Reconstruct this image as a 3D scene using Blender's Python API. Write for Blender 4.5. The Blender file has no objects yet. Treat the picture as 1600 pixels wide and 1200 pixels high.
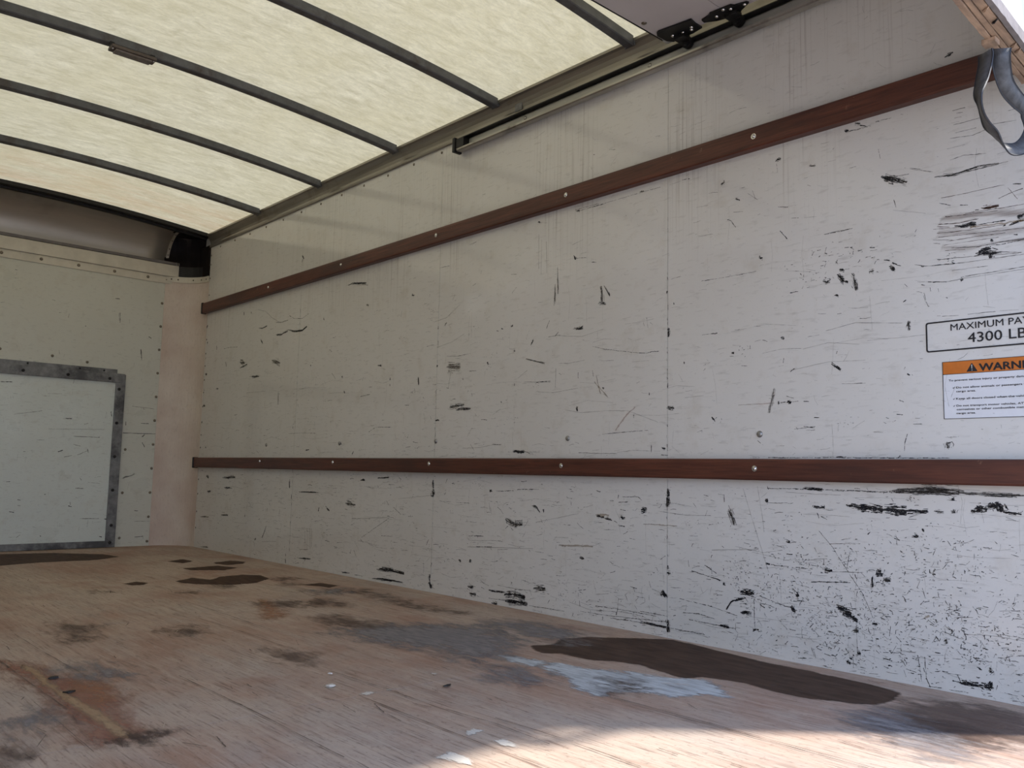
import bpy, bmesh, math, random
from mathutils import Vector, Matrix, noise
random.seed(7)
SC = bpy.context.scene
COL = SC.collection

# ------------------------------------------------------------------ camera
cam_data = bpy.data.cameras.new('camera'); cam = bpy.data.objects.new('camera', cam_data); COL.objects.link(cam)
RT = Vector((0.737565, -0.67495, 0.020964)); FW = Vector((0.66988, 0.735236, 0.10339)); UP = RT.cross(FW)
CAM = Vector((-2.2152, 0.0, 0.5))
m = Matrix((RT, UP, -FW)).transposed().to_4x4(); m.translation = CAM
cam.matrix_world = m
cam_data.sensor_width = 36.0; cam_data.sensor_fit = 'HORIZONTAL'; cam_data.lens = 36.0 * 1340.1 / 1600.0
cam_data.clip_start = 0.02; cam_data.clip_end = 300
SC.camera = cam

# ------------------------------------------------------------------ world and sun
world = bpy.data.worlds.new('sky'); SC.world = world; world.use_nodes = True
wn = world.node_tree.nodes; wl = world.node_tree.links
for n in list(wn): wn.remove(n)
wo = wn.new('ShaderNodeOutputWorld'); wb = wn.new('ShaderNodeBackground')
tc = wn.new('ShaderNodeTexCoord'); sx = wn.new('ShaderNodeSeparateXYZ'); cr = wn.new('ShaderNodeValToRGB')
wl.new(tc.outputs['Generated'], sx.inputs[0]); wl.new(sx.outputs[2], cr.inputs[0]); wl.new(cr.outputs[0], wb.inputs[0]); wl.new(wb.outputs[0], wo.inputs[0])
cr.color_ramp.elements[0].position = 0.0; cr.color_ramp.elements[0].color = (0.84, 0.96, 1.22, 1)
cr.color_ramp.elements[1].position = 0.6; cr.color_ramp.elements[1].color = (0.40, 0.57, 0.95, 1)
wb.inputs[1].default_value = 2.3
sun_d = bpy.data.lights.new('sun', 'SUN'); sun = bpy.data.objects.new('sun', sun_d); COL.objects.link(sun)
sun_d.energy = 7.5; sun_d.angle = math.radians(2.5); sun_d.color = (1.0, 0.94, 0.86)
sun.rotation_euler = Vector((-0.53, 0.455, -1.0)).to_track_quat('-Z', 'Y').to_euler()
SC.view_settings.view_transform = 'Standard'; SC.view_settings.look = 'None'
SC.view_settings.exposure = 0.12; SC.view_settings.gamma = 1.0; SC.view_settings.use_curve_mapping = False
try:
    SC.cycles.max_bounces = 12; SC.cycles.diffuse_bounces = 8; SC.cycles.transparent_max_bounces = 16
except Exception: pass

# ------------------------------------------------------------------ helpers
def link(name, mesh, parent=None, mats=()):
    o = bpy.data.objects.new(name, mesh); COL.objects.link(o)
    for m_ in mats: o.data.materials.append(m_)
    if parent: o.parent = parent
    return o
def obj(name, bm, mat, parent=None, smooth=False):
    bmesh.ops.recalc_face_normals(bm, faces=bm.faces)
    me = bpy.data.meshes.new(name); bm.to_mesh(me); bm.free()
    if smooth:
        for p in me.polygons: p.use_smooth = True
    return link(name, me, parent, mat if isinstance(mat, (list, tuple)) else (mat,))
def tag(o, label=None, cat=None, group=None, kind=None):
    if label: o['label'] = label
    if cat: o['category'] = cat
    if group: o['group'] = group
    if kind: o['kind'] = kind
    return o
def empty(name, loc=(0, 0, 0), **k):
    o = bpy.data.objects.new(name, None); COL.objects.link(o); o.location = loc; o.empty_display_size = .05
    return tag(o, **k)
def box(bm, x0, x1, y0, y1, z0, z1, bev=0.0, mi=0):
    vs = [bm.verts.new((x, y, z)) for x in (x0, x1) for y in (y0, y1) for z in (z0, z1)]
    fs = [bm.faces.new([vs[i] for i in q]) for q in ((0,1,3,2),(4,6,7,5),(0,4,5,1),(2,3,7,6),(0,2,6,4),(1,5,7,3))]
    for f_ in fs: f_.material_index = mi
    if bev:
        es = list({e for f_ in fs for e in f_.edges})
        bmesh.ops.bevel(bm, geom=es, offset=bev, segments=2, affect='EDGES', profile=0.6)
    return vs
def sweep(bm, prof, frames, close=True, caps=True, mi=0):
    """prof: 2D points; frames: list of functions (u,v)->Vector"""
    rings = [[bm.verts.new(fr(u, v)) for u, v in prof] for fr in frames]
    n = len(prof)
    for a, b in zip(rings, rings[1:]):
        for i in range(n if close else n - 1):
            f_ = bm.faces.new((a[i], a[(i+1) % n], b[(i+1) % n], b[i])); f_.material_index = mi
    if caps and close:
        bm.faces.new(rings[0]); bm.faces.new(rings[-1])
    return rings
def prof_y(bm, prof, y0, y1, **k):   # prof in (x,z)
    return sweep(bm, prof, [lambda u, v: Vector((u, y0, v)), lambda u, v: Vector((u, y1, v))], **k)
def prof_x(bm, prof, x0, x1, **k):   # prof in (y,z)
    return sweep(bm, prof, [lambda u, v: Vector((x0, u, v)), lambda u, v: Vector((x1, u, v))], **k)
def slab(bm, pts, z0, z1):           # polygon in XY
    a = [bm.verts.new((x, y, z0)) for x, y in pts]; b = [bm.verts.new((x, y, z1)) for x, y in pts]; n = len(pts)
    bm.faces.new(a); bm.faces.new(b)
    for i in range(n): bm.faces.new((a[i], a[(i+1) % n], b[(i+1) % n], b[i]))
def cyl(bm, c, axis, r, h, seg=16, r2=None):
    ax = Vector(axis).normalized(); t = ax.orthogonal().normalized(); s = ax.cross(t); c = Vector(c); r2 = r if r2 is None else r2
    a = [bm.verts.new(c + (t*math.cos(6.2832*i/seg) + s*math.sin(6.2832*i/seg))*r) for i in range(seg)]
    b = [bm.verts.new(c + ax*h + (t*math.cos(6.2832*i/seg) + s*math.sin(6.2832*i/seg))*r2) for i in range(seg)]
    bm.faces.new(a); bm.faces.new(b)
    for i in range(seg): bm.faces.new((a[i], a[(i+1) % seg], b[(i+1) % seg], b[i]))
def dome(bm, c, axis, r, h, seg=14, rings=4):
    ax = Vector(axis).normalized(); t = ax.orthogonal().normalized(); s = ax.cross(t); c = Vector(c); prev = None
    for k in range(rings):
        a = math.pi/2*k/rings; rr = r*math.cos(a); hh = h*math.sin(a)
        ring = [bm.verts.new(c + ax*hh + (t*math.cos(6.2832*i/seg) + s*math.sin(6.2832*i/seg))*rr) for i in range(seg)]
        if prev:
            for i in range(seg): bm.faces.new((prev[i], prev[(i+1) % seg], ring[(i+1) % seg], ring[i]))
        prev = ring
    top = bm.verts.new(c + ax*h)
    for i in range(seg): bm.faces.new((prev[i], prev[(i+1) % seg], top))
def rivets(name, pts, axis, r, h, mat, parent, slot=False, label=None):
    """one shared dome mesh, one object per rivet"""
    bm = bmesh.new(); dome(bm, (0, 0, 0), axis, r, h)
    if slot: pass
    me = bpy.data.meshes.new(name); bm.to_mesh(me); bm.free()
    for p in me.polygons: p.use_smooth = True
    me.materials.append(mat)
    for p in pts:
        o = bpy.data.objects.new(name, me); COL.objects.link(o); o.location = p
        if parent: o.parent = parent
        if label: o['label'] = label

# ------------------------------------------------------------------ material helper
class NT:
    def __init__(s, name):
        s.m = bpy.data.materials.new(name); s.m.use_nodes = True; s.t = s.m.node_tree; s.n = s.t.nodes; s.l = s.t.links
        for q in list(s.n): s.n.remove(q)
        s.out = s.n.new('ShaderNodeOutputMaterial'); s.geo = s.n.new('ShaderNodeNewGeometry')
        s.pos = s.geo.outputs['Position']
    def scale(s, v, sc=(1, 1, 1), rot=(0, 0, 0)):
        q = s.n.new('ShaderNodeMapping'); q.inputs['Scale'].default_value = sc; q.inputs['Rotation'].default_value = rot; s.l.new(v, q.inputs[0]); return q.outputs[0]
    def noise(s, v, scale=5, detail=4, rough=.55, dist=0):
        q = s.n.new('ShaderNodeTexNoise'); s.l.new(v, q.inputs['Vector']); q.inputs['Scale'].default_value = scale
        q.inputs['Detail'].default_value = detail; q.inputs['Roughness'].default_value = rough; q.inputs['Distortion'].default_value = dist; return q.outputs[0]
    def ramp(s, v, *st):
        q = s.n.new('ShaderNodeValToRGB'); e = q.color_ramp.elements
        while len(e) < len(st): e.new(.5)
        for i, (p, c) in enumerate(st):
            e[i].position = p; e[i].color = (c, c, c, 1) if isinstance(c, (int, float)) else (*c, 1)
        s.l.new(v, q.inputs[0]); return q.outputs[0]
    def mix(s, f, a, b, mode='MIX'):
        q = s.n.new('ShaderNodeMix'); q.data_type = 'RGBA'; q.blend_type = mode
        for i, v in ((0, f), (6, a), (7, b)):
            if hasattr(v, 'is_linked'): s.l.new(v, q.inputs[i])
            elif i == 0: q.inputs[0].default_value = v
            else: q.inputs[i].default_value = (*v, 1)
        return q.outputs[2]
    def math(s, op, a, b=0., clamp=False):
        q = s.n.new('ShaderNodeMath'); q.operation = op; q.use_clamp = clamp
        for i, v in enumerate((a, b)):
            if hasattr(v, 'is_linked'): s.l.new(v, q.inputs[i])
            else: q.inputs[i].default_value = v
        return q.outputs[0]
    def bsdf(s, col, rough=.5, metal=0., spec=.5, bump=None, bs=.2, bd=.002, coat=0, coatr=.1):
        p = s.n.new('ShaderNodeBsdfPrincipled')
        for k, v in (('Base Color', col), ('Roughness', rough), ('Metallic', metal), ('Specular IOR Level', spec)):
            if hasattr(v, 'is_linked'): s.l.new(v, p.inputs[k])
            else: p.inputs[k].default_value = (*v, 1) if isinstance(v, tuple) else v
        p.inputs['Coat Weight'].default_value = coat; p.inputs['Coat Roughness'].default_value = coatr
        if bump is not None:
            b = s.n.new('ShaderNodeBump'); b.inputs['Strength'].default_value = bs; b.inputs['Distance'].default_value = bd
            s.l.new(bump, b.inputs['Height']); s.l.new(b.outputs[0], p.inputs['Normal'])
        return p.outputs[0]
    def done(s, sh): s.l.new(sh, s.out.inputs[0]); return s.m

def painted_wall(name, base, tone, rough=.085, weave=0.0, warm=(.42, .36, .27)):
    t = NT(name); p = t.pos
    big = t.noise(p, 1.6, 4, .6); fine = t.noise(t.scale(p, (30, 18, 90)), 1.0, 5, .6); mid = t.noise(p, 9, 5, .65)
    c = t.mix(t.ramp(big, (.35, 0), (.75, .55)), base, tone)
    c = t.mix(t.ramp(mid, (.56, 0), (.8, .35)), c, warm)
    c = t.mix(t.ramp(fine, (.56, 0), (.72, .30)), c, (.30, .28, .25))
    sp = t.noise(t.scale(p, (160, 110, 260)), 1., 3, .6)
    c = t.mix(t.ramp(sp, (.66, 0), (.74, .5)), c, (.16, .15, .13))
    h = t.noise(p, 60, 3, .6)
    r = t.ramp(t.noise(p, 5, 4, .6), (.3, rough*.7), (.75, rough*1.7))
    return t, c, h, r
def simple(name, col, rough=.5, metal=0., var=.25, sc=30, spec=.5, bs=.15, stretch=(1, 1, 1), dirt=None, dirt_t=.6):
    t = NT(name); n = t.noise(t.scale(t.pos, stretch), sc, 5, .6)
    c = t.mix(t.ramp(n, (.3, 0), (.75, 1)), tuple(x*(1-var) for x in col), tuple(min(1, x*(1+var)) for x in col))
    if dirt: c = t.mix(t.ramp(t.noise(t.pos, sc*.35, 5, .7), (dirt_t-.08, 0), (dirt_t+.08, .8)), c, dirt)
    return t.done(t.bsdf(c, rough, metal, spec, n, bs, .001))

WALL_MARKS='''k 10.5 2914 464 2911 431
k 18 2912 427 2909 394
k 10.6 2918 73 2916 44
k 19.7 2916 40 2907 17
k 9.1 1687 461 1686 436
k 12.6 1686 436 1686 405
k 9.3 1685 54 1685 36
k 13.9 1685 36 1684 18
k 5.7 1687 222 1686 211
k 6.9 1690 198 1676 199
k 13.9 1705 144 1698 123
g 8.1 1710 130 1691 130
k 19.1 2448 44 2389 51 2336 46
k 5.6 2539 50 2448 51
k 15 2442 21 2388 25 2323 24
k 4.2 2538 20 2442 23
k 10 2655 24 2614 23
k 8.6 2667 52 2632 51
k 8.4 2522 4 2489 6
f 4 2390 70 2304 75
g 4.1 2489 74 2351 71
k 7.3 1987 359 1954 359
k 6.1 1952 355 1919 351
k 7.2 1882 362 1862 361
k 4.8 1909 348 1895 342
k 3.6 1891 335 1863 332
t 15.9 1990 366 1934 366
t 8.2 1784 345 1651 347
k 6.6 2308 382 2284 377 2265 359
k 5.2 2247 372 2245 360
k 4.3 2669 248 2578 253
f 3.6 2669 230 2474 243
k 4.9 2619 209 2529 215
f 4.3 2673 205 2299 226
f 4.8 2493 207 2433 214
g 20.4 2452 323 2417 312 2397 306 2358 312
k 4.8 2449 326 2444 310
k 4.7 2397 326 2392 307
k 4 2378 321 2360 307
k 4.1 2451 290 2436 301
t 14 2164 249 2005 257
f 3.2 2191 275 2121 278
f 3.3 2283 323 2072 365
k 14.1 1794 391 1771 391
k 8.3 2532 429 2548 430
k 4.1 2506 429 2410 434
k 4 2389 440 2272 443
k 3.6 2754 376 2669 377
k 10 2655 157 2653 145
k 7.2 2729 148 2713 144
k 5.6 2065 213 2043 213
f 3.6 2723 597 2612 599 2538 609 2486 608
k 8.1 2417 582 2356 580
g 4.1 2445 581 2271 579
g 5 2076 577 1993 574 1898 573
k 3.5 1753 598 1753 581
k 5.7 1710 589 1698 588
k 4 1713 568 1687 567
k 3.6 1890 435 1893 424
k 3 1873 429 1806 432 1793 421
k 3 1891 410 1850 413
k 4.8 1837 141 1811 136
k 3.7 1987 60 1877 62 1732 60
k 3.1 2058 33 1954 34 1691 48
k 3.7 1922 28 1854 31 1691 32
k 3 1877 56 1782 52
k 4.2 1887 98 1891 60 1897 42
k 3.8 2063 68 2060 50
k 3 1811 112 1778 111 1776 97 1796 88
k 3 1815 98 1804 108
g 19.8 2291 84 2259 88 2231 88
k 4.6 2257 82 2227 86
f 3.7 1986 98 1931 107
k 3.7 1955 29 1957 18
k 4 2312 20 2134 23
k 3.9 2208 53 2217 40
k 3.8 2068 103 2035 108
g 3.1 2068 121 2035 123
k 4.4 2827 453 2816 471
k 3.7 2833 404 2825 417
k 5 2112 440 2099 440
k 4.9 1990 446 1971 443
k 3.1 2109 403 2108 391
g 4.2 2593 85 2571 73 2540 67
k 9 3311 56 3192 60 3100 55
g 13.4 3292 62 3180 65
k 7.5 3347 11 3264 17 3110 20
k 8.9 3276 12 3189 17
k 5.6 3609 15 3538 16
k 4.7 3496 13 3427 14
k 7 4163 444 4158 397
k 5.3 4134 365 4132 341
k 5.2 4057 381 3987 382 3858 382
f 4.2 3858 382 3750 384
k 7.1 4167 30 4163 6
k 5.3 4169 55 4165 43
k 12.7 5229 443 5192 436
k 8.4 5203 348 5149 350
k 6.1 4965 381 4855 377
g 12.2 4995 437 4820 443
k 10.1 4939 437 4895 437
k 6.1 4988 214 4889 219
f 5.4 5290 189 5158 196
k 5.8 4665 234 4668 221
f 3.9 3536 270 3194 294
k 3.8 3446 188 3356 230 3231 287
k 3.6 3196 338 3139 309
k 4.4 3283 207 3195 210
k 4.6 3473 171 3445 173
f 3.6 3162 377 3008 391 2918 400
g 17.4 3598 340 3512 336
k 6.5 3742 299 3782 317
k 5.8 3844 310 3850 290
g 4.2 3954 201 3944 97
g 4.2 3930 202 3916 100
g 4.2 3913 199 3905 108
g 4.3 3977 183 3969 120
k 4.3 4026 89 3936 94
k 5.2 4030 44 3908 50
k 6.4 4399 187 4439 120
g 4.6 4446 97 4280 110
k 5.4 3459 457 3438 454
k 6.2 3479 451 3438 454
k 5.2 3332 465 3242 468
k 4.4 3240 438 3196 437
k 5 3161 470 3145 462
k 7.2 3664 632 3661 622
k 5.1 4007 595 3970 599
k 5.5 3545 589 3558 575
k 9.6 5271 621 5258 618
k 6.6 4515 110 4530 100
k 4.4 4209 286 4191 291
k 4.6 4400 282 4394 265
g 5.3 5264 9 5145 13
k 11.1 1095 433 1069 431
k 16.5 1069 429 1031 429
k 15.1 1034 428 1002 426
k 21.8 1002 426 971 426 941 426
k 9.4 941 426 888 426
g 5.5 1092 434 1099 435
g 6.7 874 429 851 427
k 15.8 777 440 753 437
k 6.6 788 431 769 434
k 9.2 755 445 729 448
k 19.6 730 455 722 435
k 5.2 718 433 679 431
g 9.1 727 451 750 443
g 17.6 976 476 887 478 814 473
k 3.6 1334 472 1208 473 1072 473 946 472
k 7.1 1223 475 1166 474
k 3.6 1334 478 1330 469
g 7.9 830 476 673 473
k 3.6 1330 560 1207 560 1005 560 833 559
k 6.6 831 460 825 458
k 6.6 827 435 827 426
k 4.5 1479 449 1478 428
k 8.7 1341 438 1332 437
k 6.3 1193 425 1160 425
k 4.2 1181 409 1178 396
k 3.5 1171 401 1154 393
f 2.9 1413 469 1390 400 1359 313 1333 237
f 2.9 1366 477 1351 395 1345 348
g 14.9 1463 407 1451 383 1445 362
k 4.5 1463 418 1456 402
k 2.8 1178 361 1141 322 1096 257 1058 206 1034 151
k 8.3 1035 134 1023 135
g 8.4 1087 110 1072 111
k 4.6 1548 236 1507 215
k 4.6 1596 214 1489 196
k 6 1481 191 1479 183
k 4.4 1341 260 1314 257 1269 257
k 3.6 1248 257 1198 257
k 9.8 1163 258 1142 258
g 4.2 1143 255 1057 262
k 5 1202 223 1100 232
k 5.5 1022 269 1009 270
k 11 1022 263 1006 262
g 9.6 1004 247 985 249
k 5.5 1031 254 1033 227
k 14.9 1424 170 1380 170
k 7.4 1408 155 1456 139 1473 114
k 4.4 1361 167 1300 151 1256 145
k 10.1 1264 148 1251 138
k 10 1249 183 1240 182
k 8.9 1424 112 1389 113
k 4.7 1628 85 1570 89 1515 81
k 3.9 1641 125 1523 116 1436 101
k 3.9 1605 67 1441 62
k 4 1797 67 1687 66
k 6.5 1797 31 1692 31
k 3.9 1682 31 1553 31
k 6.8 1498 64 1465 65
k 14 1131 163 1091 152
k 11.2 1114 149 1075 139
b 2.8 1148 328 1091 334
k 4.3 1275 291 1258 291
k 5.7 1276 325 1265 325
k 6.1 928 365 913 364
k 6.7 904 382 899 379
f 3.8 1522 283 1367 296
k 4.4 1361 142 1346 135
k 3.7 1380 161 1379 88 1377 68
k 5.9 1385 70 1366 71
k 1.7 1235 269 1235 269
k 3.4 1117 164 1087 160
k 5 1113 151 1082 146
k 2.5 1088 140 1071 132
k 3 1150 139 1131 139
k 5 1034 134 1022 135
g 6.7 1089 109 1073 110
k 3.4 1196 224 1168 226 1092 232
k 2.1 1122 234 1108 234
g 9.8 1004 249 987 247
k 3.3 1024 259 996 261
k 3.3 1034 251 1034 222
k 2.5 1078 132 1076 48
k 7.6 1076 55 1068 54
k 3.3 1027 69 1019 62
k 5.9 1098 39 1091 36
k 5.9 1106 27 1096 27
k 3.4 1168 37 1150 34
k 3.9 1188 48 1176 45
k 3.3 1008 67 964 73
k 4.2 1010 54 987 49
k 5 996 37 987 36
k 2.5 1088 46 1088 15
k 2.9 922 74 915 13
k 3.3 906 73 903 22
k 4.1 903 22 895 3
k 2.5 898 4 868 6
k 4.1 842 28 823 27
k 9.7 826 26 804 26 785 27
k 12.1 785 28 758 28
k 8.8 759 42 757 26
k 4.8 786 69 776 65
g 8.8 758 73 757 62
k 4.8 788 46 781 46
k 2.9 882 42 870 45
k 3.7 951 36 941 34
k 3.7 941 28 933 28
k 2.8 852 43 822 44
k 2.4 846 6 807 7
k 2.8 787 85 759 84
k 4 794 90 787 86
k 3.6 740 99 727 100 708 108
k 2.8 725 93 720 107
k 3.6 772 115 761 113
k 2 810 142 787 137 774 128 766 113
k 4 816 150 810 140
g 9.7 859 118 851 117
k 3.2 855 153 839 145
k 2.8 857 139 825 130
g 4.1 938 134 920 143
k 3.3 938 131 927 137
k 2.9 988 134 992 110
k 3.7 974 111 962 100
t 9.7 904 168 892 172
k 3.2 906 165 901 164
k 2.4 895 162 882 154
g 3.2 791 208 784 199
k 3.2 785 203 780 193
g 3.5 722 193 711 197
k 2.8 708 209 690 211
k 2.8 743 169 737 165
k 3.6 743 152 728 146
k 3.6 871 238 854 240
k 2.8 870 233 868 219
k 2.8 907 239 901 217
k 2.8 903 205 891 208
k 2.8 874 186 869 184
g 4 846 195 837 195
k 2.4 829 207 828 194
f 1.6 869 262 822 266 788 266
k 2 880 284 859 288 846 303
k 2.4 910 264 896 268
g 2.4 703 51 691 52
k 2.4 704 68 689 69
h 49.7 832 1161 748 1147 648 1136
h 49.5 842 1122 749 1110 649 1104
h 41.7 834 1086 750 1077 651 1072
k 11.9 984 1308 966 1298 953 1291
g 15.9 973 1307 918 1278
g 4.7 949 1300 912 1297
g 5.4 848 1273 806 1268 743 1274 698 1271
f 3.1 904 1308 857 1289
b 2.7 833 1215 776 1214 689 1215
k 3.4 668 1212 656 1209
b 3.8 701 1184 678 1191 649 1196
b 2.3 680 1205 661 1174
k 3.1 838 1202 811 1191
k 3 789 1187 771 1183
b 7.6 741 1169 717 1166 702 1166
k 4.5 755 1167 747 1166
b 3.1 825 1165 778 1160 705 1155
b 2.7 778 1163 688 1159 647 1158
k 6.8 804 1137 779 1133 760 1133
k 8.3 769 1135 754 1131
k 3.8 754 1128 727 1129 689 1126
t 9.1 767 1126 733 1124 689 1120 649 1120
k 8.2 663 1131 648 1133
k 5.2 681 1113 666 1117 649 1121
k 4.5 694 1114 689 1115
b 3.8 842 1148 791 1142 748 1144
b 3.1 845 1143 816 1136
b 2.7 846 1126 779 1120 718 1118 689 1117
b 3 843 1115 779 1110 704 1105 650 1101
b 2.7 824 1101 749 1100 690 1097
g 3.4 812 1082 750 1074 705 1076 650 1075
k 3.4 726 1073 702 1070 651 1073
k 4.5 671 1088 664 1087
k 6 723 1084 717 1083
k 12.7 749 1062 732 1063 723 1064
k 6.7 760 1053 733 1054 700 1052
k 7.4 724 1056 723 1041
k 3.7 720 1065 707 1059
b 3.3 700 1052 657 1043
g 3.4 904 1055 877 1047 829 1042 782 1040 721 1039 652 1038
k 4.6 887 1047 881 1046
k 3.8 861 1045 806 1042
k 4.5 813 1045 806 1042
g 2.7 898 1009 827 998 783 1001 653 1002
k 3.4 872 1004 827 998
k 5.2 794 998 788 998
k 2.2 793 1004 786 1005
k 3 847 1059 819 1055
g 3 825 1057 751 1051 663 1042
b 2.3 856 1111 811 1102
b 2.3 856 1102 840 1098
b 2.3 828 1078 781 1073
f 3.8 813 1024 752 1024
g 3.7 783 1006 722 1006 653 1008
k 3.5 982 1080 968 1078
k 3.5 960 1070 949 1064
g 7.7 965 1055 955 1052
k 3.5 964 1054 955 1053
k 3.6 1104 1075 1091 1071
g 11.8 1105 1053 1093 1046
k 3.1 1101 1041 1093 1044
k 3.5 1067 1058 1063 1053
g 5.5 1063 1039 1060 1010
k 3.5 1019 1121 1007 1119
g 3.1 1018 1112 1000 1111
k 2.3 901 985 882 977 878 956 872 941
k 3.4 935 962 928 965
k 3.5 1121 1005 1111 1003
g 2.3 1072 962 1028 960
g 1.9 840 913 801 910
g 2.2 780 910 743 910 717 909
g 1.8 708 910 668 907
k 2.7 952 1237 947 1216
k 2.4 1125 1183 1094 1183 1068 1183
f 2.7 955 1210 873 1184
k 3.1 896 1147 900 1140
g 3.8 903 1130 899 1131
k 2.3 867 989 866 980
k 2.3 848 984 846 976
k 3 888 1000 880 997
k 2.7 930 1008 924 1000
b 1.9 830 1092 749 1091 705 1089
b 2.7 855 1138 810 1133 773 1129
b 3.4 822 1163 809 1162
k 4.6 2528 1060 2517 1057
k 7.6 2497 1067 2494 1062
k 5.2 2444 1068 2433 1069
k 5.6 2109 1021 2062 1018
g 5.5 2095 1015 2062 1025
k 5.1 2330 985 2316 1002
k 3.6 2247 1039 2232 1066
k 4.2 2201 1005 2185 1018
g 4.2 2176 1006 2236 1005
g 10.9 1978 1159 1972 1103
g 8.1 1964 1157 1937 1119
g 9.5 1990 1099 1955 1095
k 6.4 2112 1292 2102 1275
k 3.5 2100 1279 2048 1273
k 4.2 2024 1252 2003 1248
g 3.6 2120 1333 2068 1342
f 4.5 2297 1407 2294 1272
f 4.4 2281 1382 2281 1248
f 4.4 2255 1369 2250 1250
f 5.7 2194 1263 2190 1161
f 5.7 2205 1200 2207 1120
k 3.4 2910 1378 2843 1375
g 4.2 2932 1144 2852 1152 2764 1198
f 4.1 2913 1030 2808 1044 2733 1069
k 3.3 2845 986 2767 979 2686 984
k 6.1 2580 940 2576 928
k 4.7 2692 910 2647 910
f 32.5 2843 941 2752 934
g 4 2815 911 2828 847
k 8 2770 755 2720 756 2677 756
g 14.5 2815 769 2720 773
k 4.8 2797 801 2778 801
k 5.2 2493 776 2489 772
k 5.9 2418 839 2416 837
k 4.6 2609 711 2574 707
k 3.8 2536 610 2485 610
k 6.6 2418 582 2354 582
k 3.6 2354 583 2307 572
f 3.5 2142 730 2066 717 1941 720 1856 716 1791 695 1728 674
k 2.7 2015 949 1961 934 1858 915 1780 903
k 4.5 1776 903 1752 906 1725 905
k 2.7 1966 639 1906 643 1807 647 1767 649
g 4.6 1940 641 1864 645
k 6.8 2087 740 2085 724
k 6.4 1829 698 1827 698
k 7.6 1764 767 1762 766
t 10.7 1996 845 1986 807 1975 780
t 9.4 2004 822 1942 765
k 4 2014 863 2010 843
g 5.3 1968 800 1960 798
r 9.2 1906 652 1856 703 1823 727
g 3.3 1974 894 1917 891
g 4.4 2361 845 2222 836
k 4.3 2298 839 2222 840
g 4.2 2178 865 2166 859
f 5.8 2358 933 2254 908
f 4.4 2399 862 2347 889
f 4.9 2195 884 2196 813
k 4.1 2083 861 2083 841
k 5.2 2421 974 2421 967
k 6.3 1690 974 1681 973
k 7.6 1684 973 1684 948
k 5 1690 901 1690 895
k 5 1690 845 1689 811
k 8.8 1692 718 1663 716
k 5.1 1692 1100 1693 1091
k 5.7 1666 1055 1663 1054
g 3.2 1789 1008 1785 994
k 2.6 1775 1022 1770 987
g 3.2 1761 1004 1749 996
k 2.5 1754 602 1754 577
k 4.4 1712 593 1697 588
f 3.7 2495 748 2540 727
g 4.7 2632 1320 2634 1306
g 3.8 2450 1275 2417 1271
g 4.1 2711 1443 2668 1447
g 6.6 2851 1131 2864 1120
k 6 1355 1151 1342 1149
k 2.5 1557 1112 1479 1111 1411 1111 1365 1112
k 3.6 1282 1217 1262 1191
k 2.3 1146 1182 1087 1181
f 2.5 1570 1259 1516 1256
k 5.7 1106 1075 1092 1071
g 14.8 1112 1062 1095 1042
k 5.1 1101 1042 1082 1037
g 9 1068 1055 1058 1011
k 4.5 1071 1058 1063 1050
k 4.5 1072 1024 1069 1018
k 5.1 1118 1005 1110 1003
k 3.9 1019 1121 1006 1118
k 4.5 978 1080 966 1076
k 4.4 961 1068 939 1057
g 11.1 969 1060 954 1050
k 5.5 961 1054 955 1053
g 9.2 1154 1050 1134 1044
g 7.8 1023 1056 1010 1056
k 3.9 1002 1052 998 1050
k 4.1 1254 1031 1230 1032
k 4.3 1556 941 1501 941
k 3 1456 865 1443 864
k 5.4 1451 875 1442 874
k 3.5 1277 844 1279 831
k 4.6 1257 804 1244 811
k 6.7 1133 816 1108 798
k 4.5 1119 810 1106 800
k 5.2 1286 904 1275 902
k 2.4 1370 902 1348 905 1329 898
g 2.9 1202 898 1168 900
k 5.4 1522 682 1511 672
k 6.2 1626 859 1623 858
k 6.9 1297 717 1293 716
k 8 1267 718 1255 717
k 3.5 1288 717 1234 718
k 3.4 1217 717 1202 716
r 4.7 1363 716 1309 716
t 4.1 1427 716 1363 716
f 8.1 1309 760 1325 689
k 2.3 1247 640 1184 646
k 4 1218 646 1186 643
k 2.3 1241 645 1236 638
k 2.3 1212 636 1185 636
k 3.4 1186 671 1172 670
k 2.2 918 645 898 645
k 3.8 941 598 933 620
g 2.8 1104 759 1040 757
k 2.8 1069 759 1043 757
k 3.4 1116 849 1119 843
k 4.4 934 963 928 965
g 5.5 923 911 922 886
k 3.3 951 707 941 703
k 3.3 959 671 944 670
k 3.8 929 775 924 770
k 2.4 1575 639 1557 644 1557 637
k 3 1416 833 1397 831
f 2.9 1271 1099 1188 1082
k 2.9 1364 609 1346 596
f 3.1 1622 748 1550 751
k 3.9 1124 562 1097 562
k 3.2 959 559 953 566
k 3.4 1114 952 1103 953
k 2.3 1170 960 1141 956
k 6.5 1296 1432 1287 1436 1279 1436
g 4.9 1293 1424 1292 1416
g 3.2 1292 1412 1290 1396
k 3.7 1462 1290 1450 1284 1433 1260
k 4 1284 1219 1274 1207 1262 1192
k 1.9 1148 1183 1107 1184 1066 1183
k 2.7 1099 1181 1088 1182
k 3.9 1632 1458 1602 1454
f 3.1 1683 1453 1637 1455
g 5.8 1434 1350 1418 1343
g 4.1 1418 1379 1400 1378
g 8.4 1486 1406 1472 1413
g 2.9 1391 1357 1357 1329
g 2.9 1374 1361 1365 1335
f 3 1577 1354 1534 1351
g 2.6 1453 1628 1425 1632 1393 1629
f 2.6 1582 1629 1543 1632
k 6.3 1083 1464 1072 1461
k 2.4 1075 1461 1046 1456 1010 1456
g 5.5 1053 1477 1039 1471
k 4.7 1039 1466 1025 1460
k 2.4 1038 1494 1010 1487
g 2.8 1357 1282 1348 1284
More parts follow.
